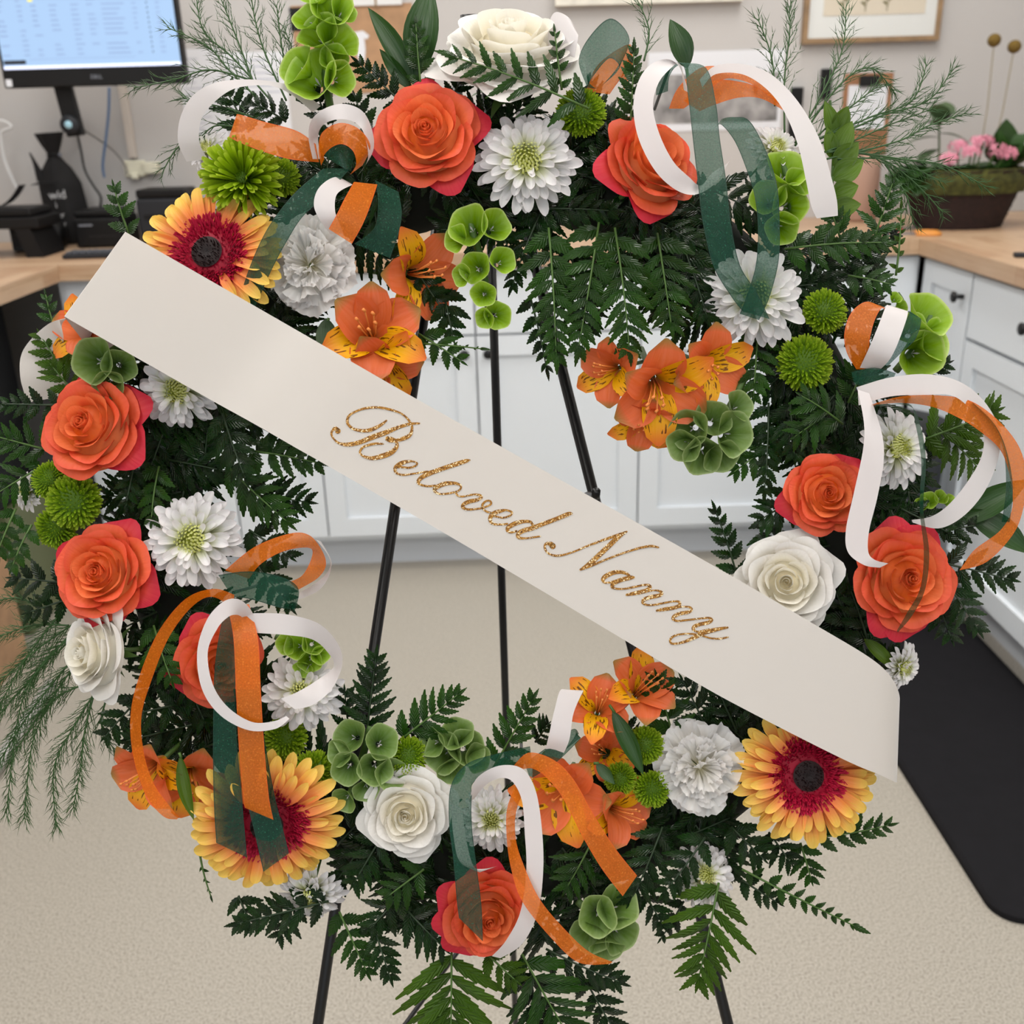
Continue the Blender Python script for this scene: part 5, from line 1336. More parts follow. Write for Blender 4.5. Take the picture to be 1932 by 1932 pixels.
# asparagus sprays
def spray(pts, d=.72, seed=0, dens=1.0, d1=None):
    rr = random.Random(seed); o = P(pts[0][0], pts[0][1], d)
    inv = (Matrix.Translation(o) @ CROT.to_4x4()).inverted()
    cur = [inv @ P(x, y, d + ((d1 or d) - d) * k / (len(pts) - 1)) for k, (x, y) in enumerate(pts)]
    cur = [Vector(q) for q in spline([tuple(c) for c in cur], 10)]
    Lp = sum((cur[i + 1] - cur[i]).length for i in range(len(cur) - 1))
    x0, y0 = pts[0]; x1, y1 = pts[-1]; xm, ym = pts[len(pts) // 2]
    t = thing('asparagus_spray', spot(xm, ym, x1 - x0, y1 - y0, 'wispy asparagus fern spray'), 'asparagus fern', Matrix.Translation(o) @ CROT.to_4x4(), 'asparagus fern sprays')
    part('stem', MB().tube(cur, .0008, 5, .00035).done('spray_stem', M['asp'], True), t)
    mb = MB()
    def needle(p, dv, L, w=.00033):
        dv = dv.normalized(); s1 = dv.orthogonal().normalized() * w; s2 = dv.cross(s1)
        mb.add([p + s1, p - s1 * .5 + s2 * .87, p - s1 * .5 - s2 * .87, p + dv * L], [(0, 1, 3), (1, 2, 3), (2, 0, 3)])
    nb = int(Lp / .0042 * dens)
    for i in range(nb):
        q = .12 + .88 * (i + rr.random()) / nb; idx = min(len(cur) - 2, int(q * (len(cur) - 1)))
        p = cur[idx].lerp(cur[idx + 1], q * (len(cur) - 1) - idx); tg = (cur[idx + 1] - cur[idx]).normalized()
        sd = Vector((-tg.y, tg.x, 0)) * (1 if i % 2 else -1) + Vector((0, 0, rr.uniform(-.6, .6)))
        dv = (tg * rr.uniform(.9, 1.5) + sd * rr.uniform(.35, .7)).normalized()
        bl = rr.uniform(.010, .024) * (1.15 - .75 * q)
        needle(p, dv, bl, .00042)
        for j in range(6):
            pp = p + dv * bl * (j + .5) / 6
            nd = dv + Vector((rr.uniform(-1, 1), rr.uniform(-1, 1), rr.uniform(-.6, .6))) * .55
            needle(pp, nd, rr.uniform(.004, .009), .0003)
    part('needles', mb.done('needles', M['asp']), t, kind='stuff')
SPR = [
 [(520, 200), (440, 110), (385, 60), (370, -10)], [(540, 190), (500, 100), (482, 40), (472, -20)], [(500, 200), (430, 130), (392, 88), (316, 52)], [(548, 180), (532, 90), (522, 10)], [(470, 150), (395, 132), (330, 150), (252, 166)], [(500, 230), (430, 205), (370, 192), (344, 184)], [(450, 240), (405, 238), (374, 264)], [(362, 262), (332, 282), (308, 322)], [(480, 160), (442, 60), (414, -10)], [(560, 190), (555, 110), (535, 50)],
 [(1500, 270), (1560, 160), (1590, 90), (1596, 14)], [(1480, 250), (1480, 150), (1490, 60), (1489, 14)], [(1462, 200), (1456, 110), (1430, 36)], [(1215, 115), (1224, 55), (1198, -8)], [(1500, 275), (1580, 165), (1640, 128), (1687, 172)], [(1540, 265), (1640, 222), (1720, 190), (1748, 122)], [(1540, 275), (1660, 220), (1750, 190), (1797, 132)], [(1560, 300), (1690, 268), (1750, 238), (1822, 214)], [(1560, 285), (1650, 295), (1715, 335), (1778, 400)], [(1600, 285), (1700, 300), (1780, 312), (1860, 352)], [(1580, 300), (1680, 300), (1730, 320), (1775, 342)], [(1670, 310), (1708, 365), (1724, 425)], [(1500, 300), (1560, 240), (1620, 190), (1660, 160)], [(1520, 300), (1600, 270), (1680, 235), (1760, 205)],
 [(180, 1180), (100, 1230), (40, 1330), (12, 1535)], [(170, 1220), (110, 1300), (62, 1400), (46, 1545)], [(190, 1290), (140, 1370), (102, 1450), (106, 1560)], [(180, 1300), (160, 1380), (152, 1450), (138, 1525)], [(130, 1180), (60, 1180), (-10, 1205)], [(150, 1170), (70, 1225), (-10, 1295)], [(130, 1200), (50, 1290), (-15, 1365)], [(200, 1320), (192, 1370), (222, 1425)], [(90, 1150), (30, 1128), (-20, 1140)], [(160, 1290), (90, 1330), (15, 1440)], [(140, 1240), (60, 1340), (-10, 1450)], [(120, 1150), (50, 1240), (0, 1330)]]
for k, s_ in enumerate(SPR): spray(s_, .728 - (.006 if 10 <= k < 24 else 0), k, 1.1 if k < 24 else 2.0)

# smooth leaves
LF = {k: grid('leaf_' + k, lambda u, v: (v, (2 * u - 1) * .5 * max(.004, math.sin(PI * min(1, v ** .85)) ** .9), .5 * (2 * u - 1) ** 2 * .25 * math.sin(PI * v) + .10 * math.sin(PI * v)), 6, 10, M[m]) for k, m in (('d', 'leaf'), ('l', 'leaf_lt'))}
def leaves(label, stem, items, d=.715, cat='foliage'):
    o = P(stem[0][0], stem[0][1], d)
    t = thing('leaf_stem', label, cat, Matrix.Translation(o), 'smooth leaf stems')
    inv = t.matrix_world.inverted()
    part('stem', MB().tube([inv @ P(x, y, d) for x, y in stem], .0011, 5).done('leaf_stalk', M['stem'], True), t)
    for k, (x0, y0, x1, y1, w, tone) in enumerate(items):
        a, b = P(x0, y0, d), P(x1, y1, d - .006); v = b - a; L = v.length; x = v / L
        zc = CROT @ Vector((.2 * math.sin(k * 2.1), .2 * math.cos(k * 1.7), 1)); z = (zc - x * zc.dot(x)).normalized(); y = z.cross(x)
        W = w * d / F_PX
        part('leaf', LF[tone], t, inv @ Matrix.Translation(a) @ Matrix((x, y, z)).transposed().to_4x4() @ Matrix.Diagonal((L, W, L * .6, 1)))
leaves('large smooth dark leaves standing up beside the top orange rose', [(790, 240), (780, 150)], [(785, 150, 812, -30, 66, 'd'), (780, 160, 694, 14, 40, 'd'), (778, 170, 716, 92, 26, 'd')], .722)
leaves('single smooth grey green leaf rising behind the top ribbon loop', [(1300, 190), (1296, 130)], [(1297, 130, 1264, 36, 46, 'd')], .725)
leaves('long smooth leaves arching out past the large ribbon loop', [(1740, 1010), (1800, 985)], [(1790, 990, 1940, 905, 52, 'd'), (1820, 960, 1945, 1045, 54, 'd'), (1760, 985, 1860, 962, 30, 'd')], .73)
leaves('light green leafy sprig behind the top white ribbon tail', [(1566, 440), (1572, 300), (1566, 190)],
       [(1572, 260, 1556, 190, 30, 'l'), (1574, 250, 1600, 200, 34, 'l'), (1572, 300, 1608, 228, 40, 'l'), (1570, 300, 1560, 240, 30, 'l'), (1572, 320, 1620, 268, 44, 'l'), (1570, 340, 1630, 302, 46, 'l'), (1568, 370, 1620, 350, 44, 'l'), (1566, 400, 1625, 385, 40, 'l')], .725)
leaves('narrow green leaf curling over the alstroemeria above the bottom bow', [(1150, 1330), (1160, 1345)], [(1155, 1340, 1214, 1462, 34, 'd')], .70)
leaves('narrow green leaf in front of the alstroemeria by the ribbon arc', [(338, 1420), (342, 1430)], [(340, 1425, 366, 1548, 26, 'l')], .695)
leaves('green leaf beside the smallest button mum', [(1120, 1440), (1130, 1440)], [(1125, 1440, 1160, 1480, 22, 'd')], .702)
leaves('dark green leaf under the alstroemeria above the banner', [(620, 600), (615, 620)], [(615, 600, 622, 690, 40, 'd')], .715)
leaves('pair of light leaves below the large orange rose', [(1640, 1210), (1650, 1230)], [(1630, 1205, 1690, 1265, 26, 'l'), (1660, 1225, 1680, 1250, 18, 'l')], .722)

# ------------------------------------------------------------------ ribbons
def strip(nm, t, ctrl, mat, d, k=7, nx=4, sag=0.0):
    pts = spline([tuple(c) if len(c) == 6 else tuple(c) + (0.0,) for c in ctrl], k)
    inv = t.matrix_world.inverted(); vs, uv, fs = [], [], []; ln = 0.0; prev = None
    for (ax, ay, bx, by, z, dz) in pts:
        A, B = P(ax, ay, d - z * .001 - dz * .0005), P(bx, by, d - z * .001 + dz * .0005)
        c = (A + B) / 2
        if prev is not None: ln += (c - prev).length
        prev = c
        for i in range(nx + 1):
            vs.append(inv @ A.lerp(B, i / nx)); uv.append((i / nx, ln / .05))
    w = nx + 1
    for j in range(len(pts) - 1):
        for i in range(nx):
            a = j * w + i; fs.append((a, a + 1, a + 1 + w, a + w))
    return part(nm, mesh(nm, vs, fs, mat, uv, True), t)
def bow(label, px, py, d=.68):
    t = thing('ribbon_bow', label, 'ribbon bow', Matrix.Translation(P(px, py, d + .02)) @ CROT.to_4x4(), 'ribbon bows')
    part('wire_pick', MB().tube([(0, 0, 0), (0, 0, -.07)], .0012, 6).done('wire_pick', M['black_metal']), t)
    return t
W_, O_, G_ = M['satin'], M['or_org'], M['gr_org']
t = bow('orange, white and green ribbon bow above the white carnation', 662, 315)
strip('white_loop', t, [(352, 305, 392, 300, -14), (336, 268, 376, 268, -6), (340, 222, 380, 225, 0), (362, 182, 402, 195, 4), (400, 158, 432, 172, 6), (450, 150, 462, 163, 4), (510, 153, 512, 162, 0), (560, 166, 552, 180, -6), (605, 200, 590, 212, -14)], W_, .70)
strip('white_loop', t, [(590, 300, 606, 300, -8, 16), (582, 258, 600, 262, -2, 14), (588, 226, 606, 240, 4, 8), (614, 204, 624, 228, 10), (650, 196, 650, 225, 12), (684, 210, 674, 234, 10), (702, 245, 688, 256, 4, -10), (704, 285, 694, 300, -4, -14), (680, 325, 672, 335, -10, -12)], W_, .685)
strip('orange_tail', t, [(447, 217, 433, 255, 0, 2), (452, 216, 438, 262, 6), (500, 230, 482, 281, 6), (560, 247, 545, 300, 4), (596, 272, 602, 306, -2, 6)], O_, .69)
strip('orange_loop', t, [(606, 312, 612, 300, -4, 8), (601, 285, 612, 292, 2, 8), (608, 250, 626, 278, 6, 4), (642, 232, 646, 272, 10), (678, 244, 666, 285, 10), (699, 276, 672, 310, 4, -6), (684, 312, 660, 330, -4, -10)], O_, .683)
strip('green_loop', t, [(604, 282, 620, 300, 0), (640, 272, 650, 318, 4), (668, 292, 662, 322, 0), (655, 325, 625, 330, -4)], G_, .688)
strip('green_tail', t, [(610, 318, 660, 318, 2), (560, 360, 618, 366, 6), (520, 408, 572, 408, 6), (492, 455, 543, 452, 4), (466, 518, 512, 510, 0), (447, 582, 482, 578, -8)], G_, .688)
strip('white_loop', t, [(660, 345, 668, 350, -6, 8), (632, 334, 662, 350, 4), (602, 354, 636, 366, 10), (592, 386, 632, 396, 12), (604, 416, 640, 420, 10), (624, 442, 648, 440, 2)], W_, .688)
strip('orange_tail', t, [(668, 343, 712, 348, 2), (650, 375, 698, 390, 8), (635, 405, 683, 426, 10), (620, 432, 664, 460, 8)], O_, .682)
strip('green_tail', t, [(708, 340, 752, 362, -2), (713, 380, 758, 402, 2), (706, 430, 752, 440, 2), (668, 460, 736, 487, -2)], G_, .69)
LAND.append(('the top-left bow', 662, 315))

t = bow('ribbon bow with long green tails and a white loop around a rose', 1262, 130)
strip('white_loop', t, [(1290, 170, 1300, 175, -6, 14), (1284, 130, 1292, 150, 0, 12), (1262, 112, 1282, 120, 6, 6), (1230, 120, 1260, 134, 10), (1206, 150, 1241, 160, 14), (1195, 200, 1232, 202, 16), (1205, 262, 1245, 255, 16), (1236, 322, 1270, 304, 14), (1275, 358, 1300, 334, 10), (1312, 367, 1322, 350, 4, 6), (1350, 345, 1344, 326, -4, 10), (1382, 294, 1374, 308, -14, 14)], W_, .68)
strip('white_tail', t, [(1320, 150, 1325, 165, -8), (1350, 124, 1350, 140, -2), (1402, 121, 1400, 140, 4), (1456, 141, 1444, 166, 8), (1506, 192, 1478, 208, 10), (1546, 262, 1505, 272, 10), (1570, 340, 1521, 342, 8), (1579, 378, 1531, 390, 6), (1581, 407, 1541, 412, 4)], W_, .69)
strip('orange_loop', t, [(1262, 205, 1290, 205, -8), (1280, 165, 1310, 190, -2), (1322, 128, 1342, 165, 2), (1370, 127, 1372, 148, 4), (1420, 140, 1412, 156, 2), (1462, 166, 1450, 180, -2), (1484, 202, 1468, 196, -8)], O_, .70)
strip('orange_loop', t, [(1290, 190, 1320, 210, -8), (1342, 153, 1350, 197, -2), (1400, 155, 1395, 184, 0), (1440, 170, 1436, 186, -2), (1484, 200, 1478, 208, -8)], O_, .704)
strip('green_tail', t, [(1238, 180, 1260, 172, -4), (1240, 148, 1264, 142, 2), (1254, 124, 1284, 122, 6), (1288, 122, 1332, 128, 8), (1298, 180, 1351, 196, 12), (1306, 252, 1358, 260, 14), (1316, 340, 1370, 340, 14), (1326, 420, 1379, 420, 12), (1346, 502, 1396, 500, 8), (1380, 560, 1428, 552, 4), (1402, 588, 1452, 602, 0)], G_, .685)
strip('green_tail', t, [(1350, 240, 1362, 224, -6), (1362, 236, 1382, 221, 0), (1388, 270, 1414, 228, 6), (1412, 330, 1446, 286, 8), (1424, 372, 1466, 350, 10), (1430, 430, 1471, 420, 8), (1426, 500, 1469, 492, 6), (1408, 560, 1452, 560, 2), (1396, 592, 1432, 604, -2)], G_, .69)
strip('green_loop', t, [(1108, 165, 1128, 168, -4), (1092, 112, 1112, 160, 0), (1118, 62, 1122, 140, 2), (1155, 35, 1150, 110, 2), (1188, 76, 1168, 130, 0), (1160, 140, 1130, 166, -4)], G_, .70)
strip('orange_loop', t, [(1105, 172, 1150, 178, -4), (1130, 120, 1170, 150, 0), (1190, 84, 1196, 120, 0), (1170, 150, 1178, 170, -6)], O_, .708)
strip('white_loop', t, [(1040, 130, 1062, 140, -10), (1034, 60, 1080, 120, -2), (1046, 24, 1086, 100, 0), (1074, 34, 1091, 66, -2), (1090, 66, 1080, 130, -10)], W_, .712)
LAND.append(('the green tailed bow', 1262, 130))

t = bow('ribbon bow with a tiny three colour loop and huge outer ring', 1640, 705)
strip('orange_loop', t, [(1672, 585, 1690, 600, -4), (1636, 569, 1668, 580, 4), (1606, 590, 1652, 600, 8), (1593, 630, 1641, 640, 10), (1598, 666, 1640, 670, 6), (1616, 697, 1632, 697, -2)], O_, .69)
strip('white_loop', t, [(1676, 582, 1700, 590, -6), (1672, 577, 1713, 590, 4), (1655, 620, 1697, 640, 10), (1638, 660, 1680, 676, 8), (1622, 694, 1660, 698, -2)], W_, .688)
strip('green_loop', t, [(1712, 588, 1730, 598, -2), (1716, 590, 1738, 605, 2), (1700, 625, 1727, 640, 4), (1690, 655, 1702, 664, 2), (1664, 692, 1672, 694, -4)], G_, .692)
strip('green_loop', t, [(1606, 702, 1612, 725, -4), (1650, 694, 1650, 730, 4), (1690, 704, 1684, 718, -2)], G_, .69)
strip('white_loop', t, [(1618, 730, 1620, 765, 0), (1680, 712, 1680, 748, 8), (1750, 706, 1748, 745, 12), (1810, 720, 1798, 747, 14), (1856, 756, 1834, 776, 12), (1886, 812, 1855, 815, 10), (1882, 870, 1852, 860, 8), (1856, 930, 1828, 905, 6), (1815, 976, 1792, 950, 4), (1770, 997, 1758, 974, 0), (1722, 986, 1720, 981, -6)], W_, .685)
strip('white_tail', t, [(1618, 735, 1640, 742, 0), (1630, 798, 1664, 818, 6), (1628, 850, 1667, 872, 8), (1611, 930, 1655, 940, 8), (1596, 1000, 1640, 1000, 8), (1600, 1042, 1638, 1040, 8), (1630, 1066, 1650, 1056, 8), (1660, 1071, 1676, 1063, 6)], W_, .68)
strip('orange_loop', t, [(1645, 763, 1646, 765, 0, 16), (1700, 748, 1700, 760, 6, 12), (1770, 746, 1760, 768, 10, 6), (1830, 756, 1812, 790, 12), (1882, 792, 1852, 816, 12), (1922, 842, 1888, 850, 12), (1937, 900, 1906, 902, 10), (1930, 962, 1910, 958, 8), (1910, 1010, 1888, 1000, 6), (1862, 1060, 1840, 1036, 2), (1810, 1076, 1820, 1062, -2)], O_, .684)
strip('green_loop', t, [(1652, 763, 1652, 767, 0, 18), (1715, 766, 1715, 762, 4, 18), (1736, 800, 1727, 800, 6, 18), (1747, 870, 1738, 870, 6, 18), (1742, 960, 1735, 960, 6, 18), (1753, 1040, 1743, 1040, 8, 18), (1746, 1110, 1736, 1110, 8, 18), (1722, 1160, 1712, 1155, 8, 16), (1694, 1193, 1692, 1190, 6, 14)], G_, .68)
strip('green_tail', t, [(1836, 760, 1832, 757, 4, 16), (1876, 800, 1870, 796, 6, 16), (1899, 850, 1893, 850, 6, 16), (1911, 920, 1898, 920, 4, 16), (1905, 985, 1890, 985, 0, 14)], G_, .68)
LAND.append(('the three colour bow', 1640, 705))

t = bow('ribbon bow with a big orange arc beside the half hidden rose', 440, 1118)
strip('orange_loop', t, [(425, 1076, 470, 1092, -6), (480, 1032, 490, 1066, 2), (545, 1007, 525, 1044, 6), (582, 1009, 562, 1034, 6, 4), (606, 1036, 588, 1036, 2, 12), (615, 1065, 586, 1058, -2, 6), (600, 1090, 570, 1086, -6), (562, 1113, 546, 1098, -12)], O_, .69)
strip('white_loop', t, [(596, 1018, 606, 1022, 0, 10), (619, 1048, 626, 1062, -2, 8), (624, 1076, 612, 1086, -6, 6), (604, 1112, 590, 1104, -12), (562, 1132, 566, 1118, -18)], W_, .694)
strip('green_loop', t, [(412, 1085, 438, 1126, -4), (470, 1078, 470, 1130, 4), (530, 1088, 526, 1146, 8), (563, 1111, 545, 1150, 4, 8), (556, 1153, 530, 1154, -4, 12)], G_, .688)
strip('orange_loop', t, [(442, 1122, 440, 1148, 0), (402, 1111, 400, 1126, 6, 10), (350, 1130, 362, 1145, 10, 8), (300, 1190, 319, 1202, 12, 6), (265, 1270, 287, 1280, 12, 6), (247, 1342, 267, 1350, 12, 6), (250, 1420, 271, 1418, 10, 6), (274, 1498, 290, 1478, 8, 4), (308, 1540, 326, 1528, 4, 2), (334, 1546, 338, 1540, 0)], O_, .678)
strip('orange_tail', t, [(428, 1142, 470, 1140, -2), (440, 1200, 487, 1206, 8), (445, 1300, 492, 1300, 12), (450, 1400, 498, 1400, 10), (458, 1500, 507, 1500, 8), (462, 1524, 516, 1547, 6)], O_, .68)
strip('white_loop', t, [(484, 1172, 472, 1184, -8, 8), (470, 1146, 456, 1164, 0, 4), (448, 1130, 442, 1160, 8), (420, 1136, 428, 1166, 12), (390, 1170, 410, 1186, 14), (372, 1230, 392, 1230, 14), (381, 1300, 401, 1290, 14), (416, 1350, 430, 1334, 12), (470, 1378, 475, 1362, 10), (520, 1375, 515, 1361, 8), (546, 1356, 540, 1351, 4)], W_, .675)
strip('white_loop', t, [(455, 1160, 460, 1190, 0), (480, 1157, 482, 1194, 4), (540, 1159, 540, 1198, 8), (600, 1176, 588, 1206, 8, 6), (636, 1212, 616, 1228, 4, 10), (646, 1252, 630, 1256, 0, 12), (626, 1300, 600, 1282, 0, 6), (590, 1330, 562, 1305, 4), (556, 1338, 530, 1318, 6)], W_, .68)
strip('green_tail', t, [(425, 1140, 470, 1145, -2), (406, 1250, 446, 1250, 4), (402, 1380, 446, 1380, 4), (403, 1500, 456, 1500, 4), (408, 1590, 466, 1618, 2)], G_, .686)
strip('green_tail', t, [(440, 1300, 486, 1300, 0), (455, 1400, 500, 1400, 2), (464, 1500, 518, 1500, 4), (480, 1570, 533, 1560, 4), (497, 1645, 545, 1610, 4)], G_, .687)
LAND.append(('the big orange arc bow', 440, 1118))

t = bow('ribbon bow hanging over the red sided rose at the bottom', 985, 1446)
strip('green_tail', t, [(1000, 1408, 1004, 1440, -4), (930, 1424, 938, 1450, 4), (880, 1442, 894, 1476, 8), (851, 1482, 890, 1502, 12), (847, 1550, 890, 1556, 12), (855, 1620, 898, 1626, 12), (862, 1700, 908, 1706, 10), (866, 1732, 911, 1776, 10)], G_, .682)
strip('green_loop', t, [(990, 1440, 1000, 1470, -4), (1035, 1408, 1050, 1438, 2), (1080, 1376, 1096, 1392, -2), (1092, 1384, 1060, 1420, -8)], G_, .695)
strip('white_loop', t, [(1085, 1330, 1098, 1312, -14, 8), (1060, 1300, 1100, 1304, -4), (1046, 1340, 1082, 1346, 2), (1035, 1390, 1074, 1396, 4), (1026, 1424, 1058, 1432, 0)], W_, .695)
strip('white_loop', t, [(886, 1512, 894, 1508, 0, 10), (898, 1470, 918, 1480, 8, 4), (940, 1445, 946, 1468, 12), (985, 1450, 968, 1476, 14), (1010, 1490, 985, 1512, 14), (1022, 1560, 990, 1572, 14), (1025, 1640, 993, 1640, 14), (1015, 1720, 982, 1720, 12), (986, 1780, 955, 1774, 8), (944, 1808, 928, 1804, 0)], W_, .676)
strip('white_tail', t, [(850, 1515, 872, 1525, -2), (856, 1580, 880, 1586, 2), (868, 1626, 898, 1640, 2), (905, 1646, 938, 1634, -2)], W_, .69)
strip('orange_tail', t, [(968, 1446, 984, 1452, 0), (998, 1420, 1004, 1450, 6), (1045, 1434, 1030, 1466, 10), (1082, 1470, 1062, 1506, 12), (1122, 1540, 1100, 1580, 12), (1162, 1602, 1136, 1640, 10), (1202, 1652, 1175, 1691, 8)], O_, .678)
strip('orange_tail', t, [(984, 1462, 1004, 1466, 4), (958, 1520, 976, 1522, 10, 8), (956, 1580, 973, 1582, 12, 8), (965, 1642, 992, 1642, 14), (986, 1702, 1022, 1702, 16), (1042, 1772, 1072, 1760, 14), (1092, 1816, 1112, 1796, 12), (1150, 1819, 1156, 1815, 10)], O_, .672)
LAND.append(('the bottom bow', 985, 1446))

# ------------------------------------------------------------------ lettered banner
DS = .672
t = thing('memorial_banner', 'wide cream satin banner across the wreath lettered in gold script', 'banner', Matrix.Translation(P(900, 950, DS)) @ CROT.to_4x4())
strip('satin', t, [(300, 520, 190, 690, -60), (262, 470, 148, 632, -34), (243, 446, 126, 604, -12), (237, 438, 122, 597, -1), (255, 448, 140, 608, 0), (400, 531, 270, 682, -3), (520, 600, 395, 753, -5), (600, 646, 480, 800, -2), (680, 692, 560, 846, 0), (760, 738, 620, 880, 0), (980, 862, 830, 1001, 0), (1200, 985, 1060, 1137, 0), (1400, 1098, 1300, 1280, 0), (1540, 1180, 1420, 1346, 0), (1640, 1240, 1590, 1432, -1), (1680, 1276, 1660, 1462, -4), (1697, 1312, 1690, 1476, -14), (1690, 1330, 1686, 1470, -30), (1650, 1330, 1650, 1450, -60)], M['sash'], DS, 8, 12)
strip('satin_tail', t, [(136, 598, 112, 604, -6), (90, 612, 120, 640, -40), (44, 660, 110, 670, -52), (38, 710, 118, 706, -56), (52, 760, 130, 745, -62)], M['sash'], DS, 8, 6)
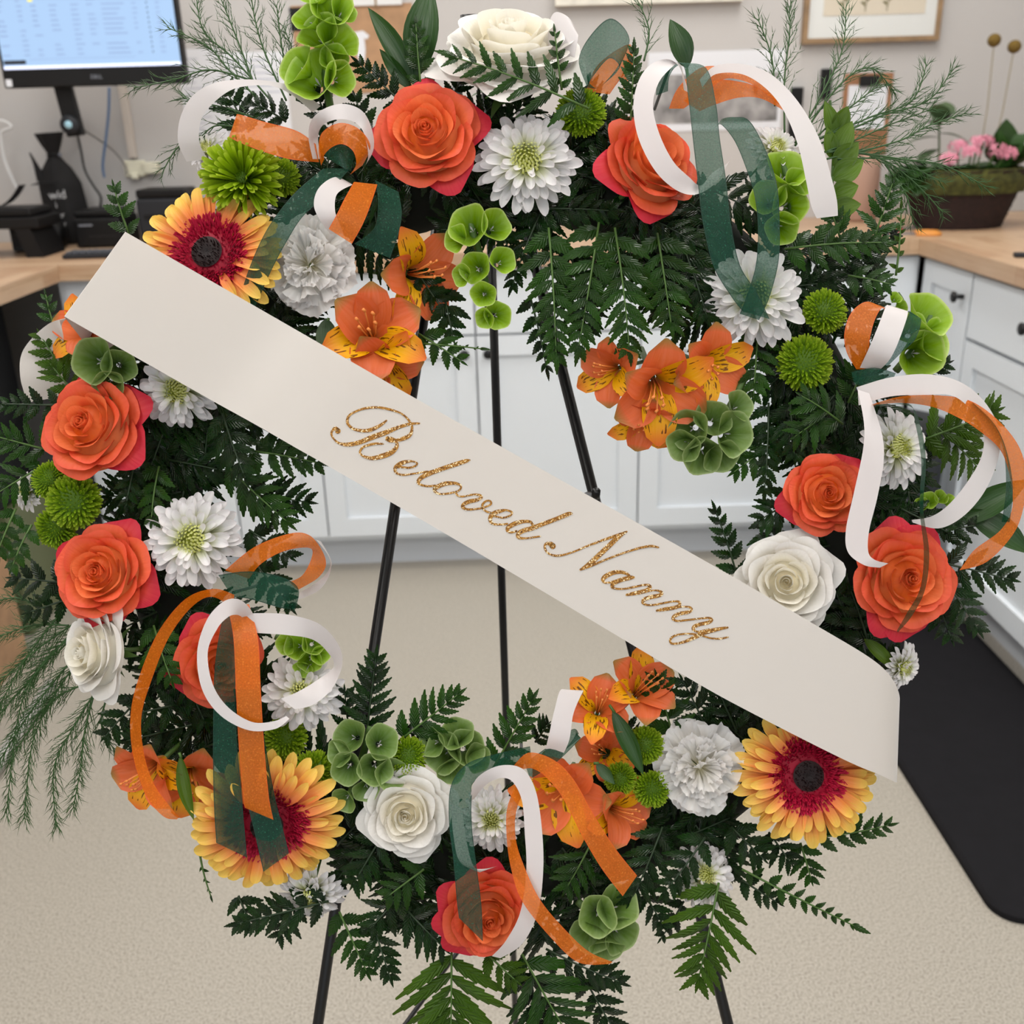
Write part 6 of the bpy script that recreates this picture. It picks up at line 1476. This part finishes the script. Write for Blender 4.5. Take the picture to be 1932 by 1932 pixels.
LET = [
 ('B', (610, 750, 9.66), [[(265, 610, 90), (215, 560, 55), (160, 610, 35), (150, 680, 30), (205, 770, 25), (310, 840, 40), (480, 855, 65), (680, 810, 70), (900, 720, 80), (1130, 640, 75), (1350, 550, 55), (1540, 490, 45), (1650, 475, 35), (1750, 470, 25)],
   [(1150, 420, 25), (1030, 510, 45), (860, 590, 60), (720, 605, 50), (560, 575, 40), (460, 500, 38), (435, 420, 40), (480, 320, 35), (620, 240, 30), (800, 190, 35), (1000, 180, 35), (1200, 215, 35), (1400, 280, 25), (1530, 380, 30), (1600, 490, 35), (1615, 580, 40), (1580, 680, 55), (1480, 740, 65), (1340, 780, 50), (1240, 770, 90), (1170, 750, 80)],
   [(1290, 770, 40), (1340, 830, 45), (1330, 910, 60), (1240, 1000, 75), (1080, 1065, 80), (900, 1105, 60), (770, 1085, 40), (690, 1040, 30), (670, 980, 35), (730, 900, 35), (850, 860, 35), (960, 840, 35), (1090, 845, 22)]]),
 ('e', (610, 750, 9.66), [[(1330, 1270, 30), (1440, 1270, 30), (1560, 1280, 30), (1670, 1250, 30), (1710, 1200, 25), (1640, 1165, 25), (1540, 1165, 45), (1420, 1200, 70), (1320, 1270, 60), (1310, 1340, 45), (1360, 1390, 35), (1460, 1410, 30), (1600, 1395, 25), (1780, 1365, 25), (1900, 1350, 30)]]),
 ('l', (730, 850, 9.66), [[(1510, 175, 25), (1440, 190, 60), (1300, 235, 70), (1100, 300, 70), (900, 370, 70), (740, 430, 75), (620, 500, 65), (570, 570, 55), (610, 620, 35), (740, 650, 30), (880, 640, 30)]]),
 ('o', (730, 850, 9.66), [[(880, 690, 60), (960, 640, 70), (1080, 600, 65), (1220, 595, 50), (1320, 620, 35), (1350, 680, 28), (1290, 740, 28), (1180, 770, 30), (1060, 790, 28), (960, 790, 30), (880, 750, 45), (870, 700, 60)]]),
 ('v', (730, 850, 9.66), [[(1250, 760, 28), (1290, 820, 28), (1370, 840, 25), (1480, 820, 25), (1600, 800, 28), (1700, 820, 40), (1720, 860, 40), (1640, 900, 55), (1500, 930, 65), (1400, 980, 55), (1385, 1030, 55), (1450, 1070, 35), (1580, 1070, 30), (1720, 1050, 28), (1830, 1015, 28), (1900, 970, 28), (1880, 920, 28), (1810, 920, 28), (1745, 980, 35), (1745, 1050, 30), (1810, 1110, 28), (1900, 1135, 28)]]),
 ('e', (880, 920, 8.05), [[(420, 430, 25), (500, 450, 22), (580, 455, 22), (670, 420, 25), (690, 375, 25), (620, 345, 25), (540, 350, 40), (430, 385, 60), (365, 450, 55), (370, 520, 40), (430, 555, 28), (530, 560, 25), (620, 550, 25)]]),
 ('d', (880, 920, 8.05), [[(1010, 570, 30), (970, 520, 35), (860, 515, 45), (740, 545, 60), (640, 600, 55), (625, 650, 45), (680, 680, 25), (760, 660, 25)], [(1600, 395, 25), (1550, 400, 55), (1380, 470, 55), (1180, 545, 55), (1000, 615, 60), (850, 660, 60), (785, 710, 55), (800, 760, 40), (900, 770, 22), (1010, 755, 22), (1120, 740, 20)]]),
 ('N', (1010, 980, 8.05), [[(265, 405, 80), (225, 370, 60), (160, 370, 30), (145, 430, 30), (190, 510, 22), (300, 550, 28), (420, 540, 25), (600, 485, 22), (800, 400, 25), (1000, 325, 28), (1200, 255, 35), (1370, 195, 30)], [(1390, 185, 20), (1280, 250, 55), (1120, 400, 65), (960, 550, 65), (820, 680, 65), (740, 735, 45), (680, 765, 20)], [(690, 765, 20), (850, 700, 35), (1000, 640, 25), (1200, 560, 25), (1400, 490, 25), (1600, 430, 28), (1760, 405, 30), (1870, 425, 20)]]),
 ('a', (1010, 980, 8.05), [[(1440, 880, 30), (1400, 830, 35), (1300, 800, 45), (1180, 810, 55), (1060, 870, 60), (1025, 920, 45), (1060, 960, 25), (1140, 955, 25), (1230, 930, 30)], [(1500, 880, 25), (1440, 885, 55), (1300, 920, 55), (1190, 970, 55), (1170, 1020, 45), (1220, 1050, 25), (1340, 1055, 22), (1480, 1030, 25), (1600, 1005, 22)]]),
 ('n', (1120, 1060, 6.9), [[(480, 340, 18), (600, 310, 18), (700, 300, 25), (735, 330, 40), (680, 375, 45), (560, 405, 45), (430, 430, 25)], [(650, 400, 20), (760, 375, 15), (840, 375, 20), (885, 400, 35), (860, 435, 40), (740, 460, 45), (660, 490, 40), (640, 530, 30), (690, 560, 22), (790, 560, 20), (920, 535, 20)]]),
 ('n', (1120, 1060, 6.9), [[(920, 535, 20), (1040, 515, 18), (1110, 520, 25), (1120, 560, 35), (1060, 595, 40), (940, 615, 40), (825, 635, 25)], [(1080, 600, 15), (1160, 585, 15), (1250, 590, 22), (1275, 625, 30), (1230, 655, 38), (1120, 675, 40), (1050, 710, 40), (1035, 745, 30), (1090, 770, 22), (1200, 760, 20), (1330, 745, 18)]]),
 ('y', (1120, 1060, 6.9), [[(1330, 745, 18), (1420, 735, 18), (1500, 730, 22), (1540, 755, 30), (1490, 790, 40), (1380, 815, 40), (1310, 845, 40), (1300, 885, 30), (1350, 910, 20), (1420, 905, 30), (1500, 890, 40)], [(1745, 855, 20), (1680, 865, 30), (1560, 890, 45), (1430, 925, 50), (1330, 975, 45), (1200, 1035, 30), (1080, 1065, 22), (1010, 1060, 22), (1000, 1010, 25), (1050, 965, 22), (1160, 940, 18), (1300, 940, 18), (1420, 965, 18), (1530, 995, 18), (1650, 1000, 18), (1750, 980, 15)]])]
inv = t.matrix_world.inverted()
for li, (ch, (ox, oy, sc), strokes) in enumerate(LET):
    mb = MB()
    for si, st in enumerate(strokes):
        pts = spline([(ox + x / sc, oy + y / sc, w / sc * 1.12 + .4) for x, y, w in st], 6)
        dl = DS - .00035 - .00006 * si
        vs, fs = [], []
        for i, (x, y, w) in enumerate(pts):
            a, b = pts[max(i - 1, 0)], pts[min(i + 1, len(pts) - 1)]
            tx, ty = b[0] - a[0], b[1] - a[1]; l = math.hypot(tx, ty) or 1
            nx_, ny_ = -ty / l * w / 2, tx / l * w / 2
            vs += [inv @ P(x + nx_, y + ny_, dl), inv @ P(x - nx_, y - ny_, dl)]
        n0 = len(vs) // 2
        back = [inv @ ((t.matrix_world @ v) + (CROT @ Vector((0, 0, -.00025)))) for v in vs]
        for i in range(n0 - 1): fs.append((2 * i, 2 * i + 2, 2 * i + 3, 2 * i + 1))
        m_ = len(vs)
        for i in range(n0 - 1):
            fs.append((2 * i, m_ + 2 * i, m_ + 2 * i + 2, 2 * i + 2)); fs.append((2 * i + 1, 2 * i + 3, m_ + 2 * i + 3, m_ + 2 * i + 1))
        mb.add(vs + back, fs)
        # round stroke ends
        for (x, y, w) in (pts[0], pts[-1]):
            k = 10; c = [inv @ P(x + w / 2 * math.cos(2 * PI * q / k), y + w / 2 * math.sin(2 * PI * q / k), dl) for q in range(k)]
            mb.add(c, [tuple(range(k))])
    part('letter', mb.done('letter', M['glitter']), t, label=f'gold glitter letter {ch}')
